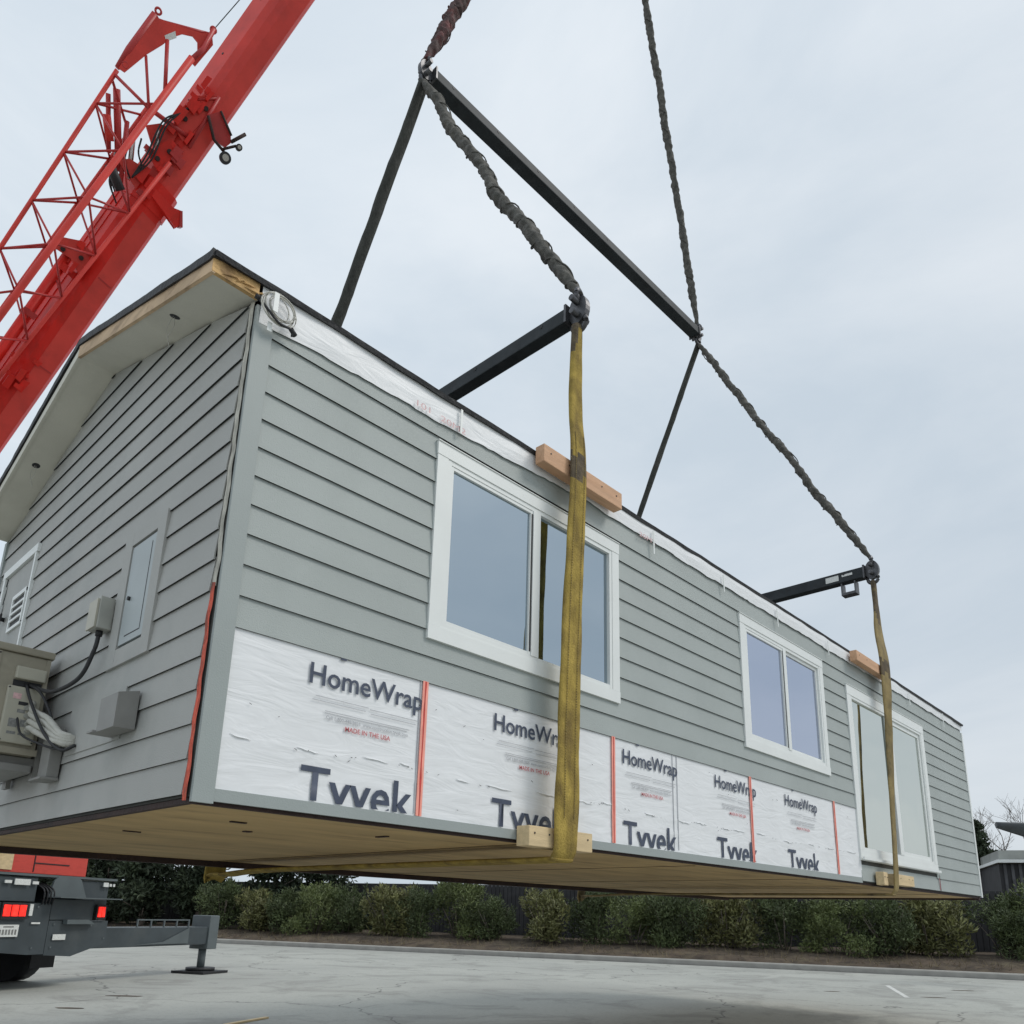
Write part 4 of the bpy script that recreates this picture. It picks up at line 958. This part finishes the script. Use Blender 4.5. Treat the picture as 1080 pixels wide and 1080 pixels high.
# outriggers
for (a, s, out_) in ((-.62, 1, 3.5), (-.62, -1, 2.6), (-10.0, 1, 2.6), (-10.0, -1, 2.6)):
    oo = cobj('outrigger', 'chassis', [(a - .22, a + .22, min(s * 1.0, s * (1.38 + out_)), max(s * 1.0, s * (1.38 + out_)), .66, 1.06)], ch, bev=.015)
    ye = s * (1.38 + out_)
    cobj('jack', 'chassislight', [(a - .26, a + .26, min(ye, ye + s * .34), max(ye, ye + s * .34), .55, 1.32)], oo, bev=.02, cyls=[((a, ye + s * .17, .1), (a, ye + s * .17, .6), .09, 16)])
    cobj('float_pad', 'rubber', [], oo, cyls=[((a, ye + s * .17, .06), (a, ye + s * .17, .13), .33, 24)])
    cobj('ground_mat', 'rubber', [(a - .45, a + .45, ye + s * .17 - .45, ye + s * .17 + .45, .005, .058)], oo)
    if s == 1 and a > -1:
        cobj('hand_rail', 'chassislight', [(a + .18, a + .21, 2.6 + .4 * i, 2.63 + .4 * i, 1.06, 1.20) for i in range(5)] + [(a + .18, a + .21, 2.6, 4.23, 1.20, 1.225)], oo)
        bm = NB(); prism(bm, [car @ Vector(p) for p in ((a + .24, 2.6, .70), (a + .24, 4.2, .70), (a + .24, 4.2, 1.04), (a + .24, 3.4, .75))], (0, 0, 0), ax * .01); obj('gusset', bm, 'chassislight', oo)
# superstructure
hd2 = Vector((E_.x, E_.y, 0)).normalized()
sl = Vector((-hd2.y, hd2.x, 0)); sc0 = PV + hd2 * 1.5
sm = Matrix(((hd2.x, sl.x, 0, sc0.x + 1.0), (hd2.y, sl.y, 0, sc0.y - 22.0), (0, 0, 1, 0), (0, 0, 0, 1)))
def sobj(name, m, boxes, parent, bev=.02, cyls=()):
    bm = NB()
    for b in boxes: box(bm, *b, mtx=sm, bev=bev)
    for (p0, p1, r, sg) in cyls: cyl(bm, sm @ Vector(p0), sm @ Vector(p1), r, sg)
    return obj(name, bm, m, parent)
ss = sobj('superstructure', 'red', [(-3.0, 1.2, -.95, -.55, 1.95, 3.0), (-3.0, 1.2, .55, .95, 1.95, 3.0), (-3.0, 1.2, -.54, .54, 1.95, 2.2)], crane, cyls=[((0, 0, 1.80), (0, 0, 1.96), .95, 32)])
sobj('counterweight', 'red', [(-4.3, -3.05, -1.35, 1.35, 1.9, 2.3), (-4.3, -3.05, -1.35, 1.35, 2.32, 2.9)], ss)
cb = sobj('cab', 'red', [(-.6, 1.3, 1.05, 1.95, 1.9, 2.5), (-.6, 1.3, 1.05, 1.95, 3.35, 3.45)], ss)
sobj('cab_glass', 'glassgrey', [(-.57, 1.27, 1.08, 1.92, 2.51, 3.34)], cb, bev=.0)
bm = NB(); cyl(bm, sm @ Vector((.9, 0, 2.1)), B(6.2, 0, -.5), .17, 16); obj('lift_cylinder', bm, 'red', ss)

# ---- red timber mats on the deck behind
mt = thing('crane_mat', 'stack of red painted mats with pale timber ends lashed on the deck of the crane', 'mat')
def wcar(v): return car @ Vector(v) + Vector((-1.0, 22.0, 0))
cw = Matrix.Translation((-1.0, 22.0, 0)) @ car
bm = NB(); box(bm, -1.25, -.42, -1.30, 1.05, 2.02, 2.42, mtx=cw, bev=.01); obj('mat', bm, 'redbox', mt)
bm = NB(); box(bm, -1.27, -.40, -1.32, 1.07, 2.423, 2.445, mtx=cw); obj('top_board', bm, 'paletimber', mt)
bm = NB(); box(bm, -.419, -.40, -1.05, -.62, 2.06, 2.40, mtx=cw); obj('timber_end', bm, 'paletimber', mt)
bm = NB(); tube(bm, bez([wcar((-.38, -1.25, 2.05)), wcar((-.36, -1.05, 2.25)), wcar((-.36, -.95, 2.43)), wcar((-.6, -.9, 2.46))], 6), .05, 8); obj('lashing', bm, 'yrope', mt)
bm = NB(); box(bm, -.418, -.41, -.15, .62, 2.20, 2.22, mtx=cw); box(bm, -.418, -.41, -.17, -.15, 2.05, 2.40, mtx=cw); obj('groove', bm, 'rubber', mt)

# ================================================================== GROUND, KERB, PLANTING
bm = NB(); S = 400
vs = [bm.verts.new(v) for v in ((-S, -S, 0), (S, -S, 0), (S, S, 0), (-S, S, 0))]; bm.faces.new(vs)
obj('ground', bm, 'ground', kind='structure')
kd = Vector((-.3885, .9215, 0)).normalized(); kn = Vector((kd.y, -kd.x, 0))      # kn points away from the camera (to +X)
K1 = Vector((27.75, 2.60, 0))
def kerbpt(t, off, z): return K1 + kd * t + kn * off + Vector((0, 0, z))
def strip(name, t0, t1, prof, m, n=60, kind='structure', wob=0):
    bm = NB(); rows = []
    for i in range(n + 1):
        t = t0 + (t1 - t0) * i / n
        rows.append([bm.verts.new(kerbpt(t, o, z + (wob * noise.noise(Vector((t * .7, o, 0))) if z > .2 else 0))) for o, z in prof])
    for i in range(n):
        for k in range(len(prof) - 1): bm.faces.new((rows[i][k], rows[i + 1][k], rows[i + 1][k + 1], rows[i][k + 1])).smooth = (wob > 0)
    return obj(name, bm, m, kind=kind)
strip('kerb', -60, 90, [(0, -.1), (.012, .14), (.03, .17), (.30, .18), (.31, .05)], 'kerb', n=150)
strip('gutter_shadow', -60, 90, [(-.13, .004), (-.002, .004)], 'rubber', n=20)  # black strip on the paving stands in for the shadow at the kerb foot
strip('planting_bed', -60, 90, [(.32, .10), (.6, .22), (1.8, .42), (4.0, .6), (9, .7), (40, .8)], 'mulch', n=200, wob=.14)
# worn paint stroke and dark tar patches
def patch(name, pts, z, m):
    bm = NB(); bm.faces.new([bm.verts.new((x, y, z)) for x, y in pts]); return obj(name, bm, m, kind='structure')
patch('road_line', [(20.9, 4.15), (21.0, 4.07), (17.66, 2.50), (17.58, 2.58)], .004, 'paint')
random.seed(41)
for (cx, cy, rx, ry) in ((18.3, 2.2, .28, .08), (21.2, 2.4, .3, .10), (17.6, 4.2, .22, .08), (4.2, 10.9, .3, .1), (2.9, 9.6, .22, .08)):
    pts = [];
    for i in range(18):
        a = 2 * math.pi * i / 18; k = 1 + .35 * noise.noise(Vector((cx, a * 1.3, 2))); u = rx * k * math.cos(a); v = ry * k * math.sin(a)
        pts.append((cx + u * .7 + v * .7, cy - u * .7 + v * .7))
    patch('tar_patch', pts, .003, M['mulch'])
# lath on the ground
bm = NB(); box(bm, -.45, .45, -.035, .035, 0, .022, bev=.003); lt = obj('wood_lath', bm, 'paletimber'); lt.location = (4.25, 6.80, .002); lt.rotation_euler = (0, 0, .42)
tag(lt, 'short pale wood lath lying on the pavement at the bottom of the photo', 'lath')

# ---- vegetation
def leaves(bm, cen, rad, n, ls, lw, seedv, up_bias=.3, fill=.45):
    rnd = random.Random(seedv)
    for i in range(n):
        while True:
            d = Vector((rnd.uniform(-1, 1), rnd.uniform(-1, 1), rnd.uniform(-1, 1)))
            if .05 < d.length <= 1: break
        r = d.length; d.normalize(); rr = fill + (1 - fill) * rnd.random() ** .6
        k = 1 + .35 * noise.noise(d * 2.2 + Vector((seedv, 0, 0)))
        p = Vector(cen) + Vector((d.x * rad[0], d.y * rad[1], d.z * rad[2])) * rr * k
        t = Vector((rnd.gauss(0, 1), rnd.gauss(0, 1), rnd.gauss(0, 1))) * .7 + d * .6 + Vector((0, 0, up_bias)); t.normalize()
        s = t.cross(Vector((rnd.gauss(0, 1), rnd.gauss(0, 1), rnd.gauss(0, 1)))).normalized()
        L_ = ls * rnd.uniform(.6, 1.3); W_ = lw * rnd.uniform(.7, 1.3); m_ = t.cross(s) * L_ * .12
        v = [bm.verts.new(q) for q in (p, p + t * L_ * .5 + s * W_ + m_, p + t * L_, p + t * L_ * .5 - s * W_ + m_)]
        bm.faces.new(v)
def shrub_meshes(sd, leafm, h=2.6, w=1.5, ls=.17):
    rnd = random.Random(sd); bm = NB()
    for j in range(15):
        a = rnd.uniform(0, 6.28); rr = rnd.uniform(0, w * .72); z = rnd.uniform(.12, .86) * h
        leaves(bm, (rr * math.cos(a), rr * math.sin(a), z), (rnd.uniform(.38, .62) * w * .7, rnd.uniform(.38, .62) * w * .7, rnd.uniform(.16, .26) * h), 330 if ls < .2 else 210, ls, ls * .17, sd * 31 + j, up_bias=.8, fill=.2)
    for j in range(16):     # upright sprays breaking the outline
        a = rnd.uniform(0, 6.28); rr = rnd.uniform(0, w * .8); z0 = rnd.uniform(.5, .8) * h; L_ = rnd.uniform(.35, .7)
        for q in range(22):
            t = q / 22; leaves(bm, (rr * math.cos(a) * (1 + .2 * t), rr * math.sin(a) * (1 + .2 * t), z0 + L_ * t), (.05, .05, .04), 2, .15, .02, sd * 77 + j * 40 + q, up_bias=1.2)
    return bm
def stems(sd, h, w, n=9, r=.022):
    rnd = random.Random(sd); bm = NB()
    for j in range(n):
        a = rnd.uniform(0, 6.28); e_ = Vector((math.cos(a) * w * rnd.uniform(.3, .9), math.sin(a) * w * rnd.uniform(.3, .9), h * rnd.uniform(.5, .85)))
        s0 = Vector((math.cos(a) * .12, math.sin(a) * .12, -.1)); tube(bm, [s0, s0.lerp(e_, .45) + Vector((0, 0, .2)), e_], [r, r * .8, r * .3], 6)
    return bm
protos = []
for i, lm in enumerate(('leafA', 'leafB', 'leafD', 'leafB')):
    t = thing('shrub', 'x', 'shrub', (0, 0, 0), 'shrubs along the kerb behind the house')
    obj('foliage', shrub_meshes(51 + i, lm, ls=.25 if i == 2 else .17), lm, t); obj('stem', stems(61 + i, 2.4, 1.2), 'bark', t); protos.append(t)
def dup(root):
    r_ = root.copy(); COL.objects.link(r_)
    for c in [o for o in COL.objects if o.parent == root]:
        q = c.copy(); COL.objects.link(q); q.parent = r_
    return r_
random.seed(71)
spots = []
t = -2.0; i = 0
while t < 35:
    spots.append((t + random.uniform(-.4, .4), 3.0 + random.uniform(-.4, .6), i)); i += 1; t += 1.85
used = set(); n_sh = len(spots)
words = ['first', 'second', 'third', 'fourth', 'fifth', 'sixth', 'seventh', 'eighth', 'ninth', 'tenth', 'eleventh', 'twelfth', 'thirteenth', 'fourteenth', 'fifteenth', 'sixteenth', 'seventeenth', 'eighteenth', 'nineteenth', 'twentieth', 'twenty-first', 'twenty-second', 'twenty-third', 'twenty-fourth', 'twenty-fifth']
for (t, o_, i) in spots:
    k = i % 4
    if k in used: s = dup(protos[k])
    else: s = protos[k]; used.add(k)
    s.location = kerbpt(t, o_, .38); s.rotation_euler = (0, 0, random.uniform(0, 6.28)); q = random.uniform(.74, 1.16)
    q *= .90 if t > 2 else 1.02
    s.scale = (1.05 * q ** .5, 1.1 * q ** .5, q)
    s['label'] = ('light olive', 'dark green', 'yellowish coarse-leaved', 'dark green')[k] + ' leafy shrub, ' + words[i] + ' from the right in the row behind the kerb'
    s['category'] = 'shrub'
# low dead growth at the bed's front edge
bm = NB(); random.seed(81)
for i in range(2600):
    t = random.uniform(-6, 45); o_ = random.uniform(.5, 2.3); p = kerbpt(t, o_, .22 + .1 * (o_ - .5)); l = random.uniform(.08, .4)
    d = Vector((random.gauss(0, .5), random.gauss(0, .5), random.uniform(.2, 1))).normalized() * l; s = Vector((random.gauss(0, 1), random.gauss(0, 1), 0)).normalized() * .012
    bm.faces.new([bm.verts.new(q) for q in (p - s, p + s, p + d)])
obj('dry_ground_cover', bm, mat('dry_stalk', (.17, .135, .075), .9, var=.4, scale=3), kind='stuff')

# ---- dark trees beyond the crane and the bed
def tree_dark(loc, h, w, sd, label, grp='dark evergreen trees beyond the crane'):
    t = thing('evergreen_tree', label, 'tree', loc, grp)
    rnd = random.Random(sd); bm = NB()
    for j in range(22):
        z = rnd.uniform(.08, .95); a = rnd.uniform(0, 6.28); rr = rnd.uniform(.2, .85) * w * (1.05 - z * .6)
        leaves(bm, (rr * math.cos(a), rr * math.sin(a), z * h), (w * .38, w * .38, h * .10), 260, .34, .07, sd * 13 + j, up_bias=.2, fill=.15)
    obj('crown', bm, 'leafC', t)
    bm = NB(); tube(bm, [(0, 0, -.3), (.05, 0, h * .4), (0, .05, h * .9)], [.22, .15, .04], 10)
    for j in range(14):
        z = rnd.uniform(.1, .8) * h; a = rnd.uniform(0, 6.28); e_ = Vector((math.cos(a), math.sin(a), .35)) * w * .7; tube(bm, [Vector((0, 0, z)), Vector((0, 0, z)) + e_], [.06, .015], 6)
    obj('trunk', bm, 'bark', t); return t
labs = ['dark evergreen tree seen under the house right of the red mats', 'dark evergreen tree above the stretched outrigger', 'dark evergreen tree directly behind the crane carrier', 'dark evergreen tree hidden mostly by the carrier deck',
        'dark evergreen tree beyond the outrigger jack', 'dark evergreen tree farthest along the bed on the left', 'dark evergreen tree between the jack and the shrub row', 'dark evergreen tree at the shrub row\'s left end', 'dark evergreen tree over the shrub row under the house']
for i, (t, o_) in enumerate(((44, 3.2), (41.2, 3.4), (47.2, 3.6), (51, 4), (38.4, 3.3), (55, 5), (35.6, 4.2), (32.0, 5.5), (28.5, 5.6))):
    tree_dark(kerbpt(t, o_, .3), random.uniform(4.4, 5.6), 2.1, 100 + i, labs[i])
# conifer just past the far end of the house
cp = kerbpt(-1.25, 12, .3)
t = thing('conifer', 'dark layered conifer peeking out beside the far corner of the house', 'tree', cp)
bm = NB(); rnd = random.Random(5); CH = 6.2
for j in range(13):
    z = 1.2 + (CH - 1.2) * j / 13; rr = 1.9 * (1 - j / 14)
    for q in range(7):
        a = rnd.uniform(0, 6.28); l = rr * rnd.uniform(.7, 1.2)
        for u in range(7): leaves(bm, (math.cos(a) * l * u / 6, math.sin(a) * l * u / 6, z + .1 * rnd.random() - .04 * u), (.20, .20, .07), 12, .20, .05, j * 91 + q * 8 + u, up_bias=0, fill=.1)
obj('crown', bm, 'leafC', t); bm = NB(); tube(bm, [(0, 0, -.2), (0, 0, CH)], [.2, .03], 10); obj('trunk', bm, 'bark', t)
# bare trees
def bare(loc, h, sd, label):
    t = thing('bare_tree', label, 'tree', loc, 'leafless trees on the right')
    bm = NB(); rnd = random.Random(sd)
    def grow(p, d, l, r, dep):
        e_ = p + d * l; mid = p.lerp(e_, .5) + Vector((rnd.gauss(0, .05), rnd.gauss(0, .05), 0)) * l
        tube(bm, [p, mid, e_], [r, r * .85, r * .65], 6 if dep < 3 else 4)
        if dep >= 6: return
        for k in range(rnd.choice((2, 3, 3)) if dep < 5 else 2):
            nd = (d + Vector((rnd.gauss(0, .45), rnd.gauss(0, .45), rnd.gauss(.12, .25)))).normalized(); grow(e_, nd, l * rnd.uniform(.62, .85), r * .62, dep + 1)
    grow(Vector((0, 0, 0)), Vector((0, 0, 1)), h * .26, .10, 0)
    obj('branches', bm, 'bark', t); return t
bare(kerbpt(-3.3, 14, .3), 8.6, 3, 'bare twiggy tree behind the lamp head at the right edge')
bare(kerbpt(-3.0, 22, .3), 7.4, 8, 'smaller bare tree between the conifer and the lamp head')
# dark slatted building behind the shrubs
bl = thing('outbuilding', 'low building with dark vertical slat cladding and pale roof edge behind the shrubs', 'building')
bm = NB(); bmS = NB()
t = -16.0
def bq(bm, t0, t1, o0, o1, z0, z1):
    vs = [bm.verts.new(kerbpt(a, b, c)) for a in (t0, t1) for b in (o0, o1) for c in (z0, z1)]
    for q in ((0, 1, 3, 2), (4, 6, 7, 5), (0, 4, 5, 1), (2, 3, 7, 6), (0, 2, 6, 4), (1, 5, 7, 3)): bm.faces.new([vs[i] for i in q])
TB1 = -1.2
bq(bm, -16, TB1, 7.06, 11.5, .3, 4.0)
wl = obj('wall', bm, 'slat', bl)
while t < TB1 - .1:
    bq(bmS, t, t + .10, 7.0, 7.05, .35, 4.0); t += .26
obj('slat', bmS, mat('grey_slats', (.09, .09, .095), .8, var=.3, scale=4), wl)
bm = NB(); bq(bm, -16.2, TB1 + .1, 6.7, 11.6, 4.02, 4.14); rf = obj('roof', bm, 'white', bl)
bm = NB(); bq(bm, -16.0, TB1 - .1, 7.4, 11.4, 4.15, 4.55); obj('parapet', bm, 'roofgrey', rf)
fn = thing('slat_fence', 'dark vertical slat fence glimpsed behind the shrubs under the far end of the house', 'fence')
bm = NB(); t = -1.0
while t < 75: bq(bm, t, t + .185, 6.2, 6.24, .3, 2.9); t += .205
obj('slat', bm, 'slat', fn)
bm = NB(); bq(bm, -1.0, 75, 6.25, 6.3, .3, 2.82); obj('backing_board', bm, 'slat', fn)

# street lamp, head reaching into the frame from the right
lp = thing('street_lamp', 'dark street lamp with a long flat oval head at the right edge', 'street lamp')
hc = Vector((24.66, 1.94, 4.42)); dd = Vector((.60, -.79, -.07)).normalized()
bm = NB(); rows = []
side = dd.cross(Vector((0, 0, 1))).normalized(); upv = side.cross(dd).normalized()
n = 18
for i in range(n + 1):
    t = i / n; wv = .30 * math.sin(math.pi * min(.5, t * .62 + .02)) ** .55; hh_ = .10 + .62 * t; c0 = hc + dd * (t * 2.0) + Vector((0, 0, .10 * t))
    rows.append([bm.verts.new(c0 + side * math.cos(a) * wv + upv * ((math.sin(a) * .08) if math.sin(a) > 0 else math.sin(a) * hh_)) for a in [2 * math.pi * k / 16 for k in range(16)]])
for i in range(n):
    for k in range(16): bm.faces.new((rows[i][k], rows[i][(k + 1) % 16], rows[i + 1][(k + 1) % 16], rows[i + 1][k])).smooth = True
bm.faces.new(rows[0][::-1]); bm.faces.new(rows[-1]); obj('lamp_head', bm, 'lampgrey', lp)
pe = hc + dd * 2.6
bm = NB(); tube(bm, [hc + dd * 1.9, pe], .06, 10); tube(bm, [(pe.x, pe.y, 0), (pe.x, pe.y, pe.z + .1)], [.09, .06], 12); obj('pole', bm, 'lampgrey', lp)

# ================================================================== WORLD, SUN, CAMERA
w = bpy.data.worlds.new('World'); scn.world = w; w.use_nodes = True
nt = w.node_tree; N = nt.nodes; L = nt.links; bg = N['Background']; bg.inputs['Strength'].default_value = 0.10
SUN_EL, SUN_AZ = 48, -48      # azimuth measured from +X towards +Y
sky = N.new('ShaderNodeTexSky'); sky.sky_type = 'NISHITA'; sky.sun_disc = False
sky.sun_elevation = R(SUN_EL); sky.sun_rotation = R(90 - SUN_AZ); sky.air_density = 1.0; sky.dust_density = 3.0
tc = N.new('ShaderNodeTexCoord'); mp = N.new('ShaderNodeMapping'); mp.inputs['Scale'].default_value = (1, 1, 2.6); L.new(tc.outputs['Generated'], mp.inputs['Vector'])
n1 = N.new('ShaderNodeTexNoise'); n1.inputs['Scale'].default_value = 1.7; n1.inputs['Detail'].default_value = 9; n1.inputs['Roughness'].default_value = .56; n1.inputs['Distortion'].default_value = .4
L.new(mp.outputs[0], n1.inputs['Vector'])
cr = N.new('ShaderNodeMix'); cr.data_type = 'RGBA'
mr = N.new('ShaderNodeMapRange'); mr.inputs['From Min'].default_value = .35; mr.inputs['From Max'].default_value = .68; L.new(n1.outputs['Fac'], mr.inputs['Value'])
L.new(mr.outputs[0], cr.inputs['Factor']); cr.inputs['A'].default_value = (5.65, 6.45, 7.2, 1); cr.inputs['B'].default_value = (7.3, 7.85, 8.35, 1)
# slightly duller cloud towards the right/far side
sx = N.new('ShaderNodeVectorMath'); sx.operation = 'DOT_PRODUCT'; L.new(tc.outputs['Generated'], sx.inputs[0]); sx.inputs[1].default_value = (.70, -.30, -.55)
m2 = N.new('ShaderNodeMapRange'); m2.inputs['From Min'].default_value = -.35; m2.inputs['From Max'].default_value = .75; m2.inputs['To Min'].default_value = 1.08; m2.inputs['To Max'].default_value = .87
L.new(sx.outputs['Value'], m2.inputs['Value'])
vm = N.new('ShaderNodeVectorMath'); vm.operation = 'SCALE'; L.new(cr.outputs['Result'], vm.inputs[0]); L.new(m2.outputs[0], vm.inputs['Scale'])
mm = N.new('ShaderNodeMix'); mm.data_type = 'RGBA'; mm.inputs['Factor'].default_value = .92; L.new(sky.outputs[0], mm.inputs['A']); L.new(vm.outputs[0], mm.inputs['B'])
L.new(mm.outputs['Result'], bg.inputs['Color'])
ld = bpy.data.lights.new('sun', 'SUN'); ld.energy = 1.2; ld.angle = R(18); ld.color = (1, .96, .90)
so = bpy.data.objects.new('sun', ld); COL.objects.link(so)
sd = Vector((math.cos(R(SUN_EL)) * math.cos(R(SUN_AZ)), math.cos(R(SUN_EL)) * math.sin(R(SUN_AZ)), math.sin(R(SUN_EL))))
so.rotation_euler = sd.to_track_quat('Z', 'Y').to_euler(); so.location = sd * 50

cam = bpy.data.cameras.new('camera'); co = bpy.data.objects.new('camera', cam); COL.objects.link(co); scn.camera = co
yaw, pit, rol = .7669, .2676, .0271
F = Vector((math.cos(pit) * math.cos(yaw), math.cos(pit) * math.sin(yaw), math.sin(pit)))
r0 = Vector((math.sin(yaw), -math.cos(yaw), 0)); u0 = r0.cross(F)
rr = r0 * math.cos(rol) + u0 * math.sin(rol); uu = -r0 * math.sin(rol) + u0 * math.cos(rol)
co.matrix_world = Matrix(((rr.x, uu.x, -F.x, -1.7127), (rr.y, uu.y, -F.y, -3.8383), (rr.z, uu.z, -F.z, 1.5), (0, 0, 0, 1)))
cam.sensor_fit = 'HORIZONTAL'; cam.sensor_width = 36; cam.lens = 834.26 / 1080 * 36; cam.shift_y = (737.17 - 540) / 1080
cam.clip_start = .05; cam.clip_end = 2000
scn.view_settings.view_transform = 'Standard'; scn.view_settings.look = 'None'; scn.view_settings.exposure = 0.12; scn.view_settings.gamma = 1
scn.cycles.use_denoising = True
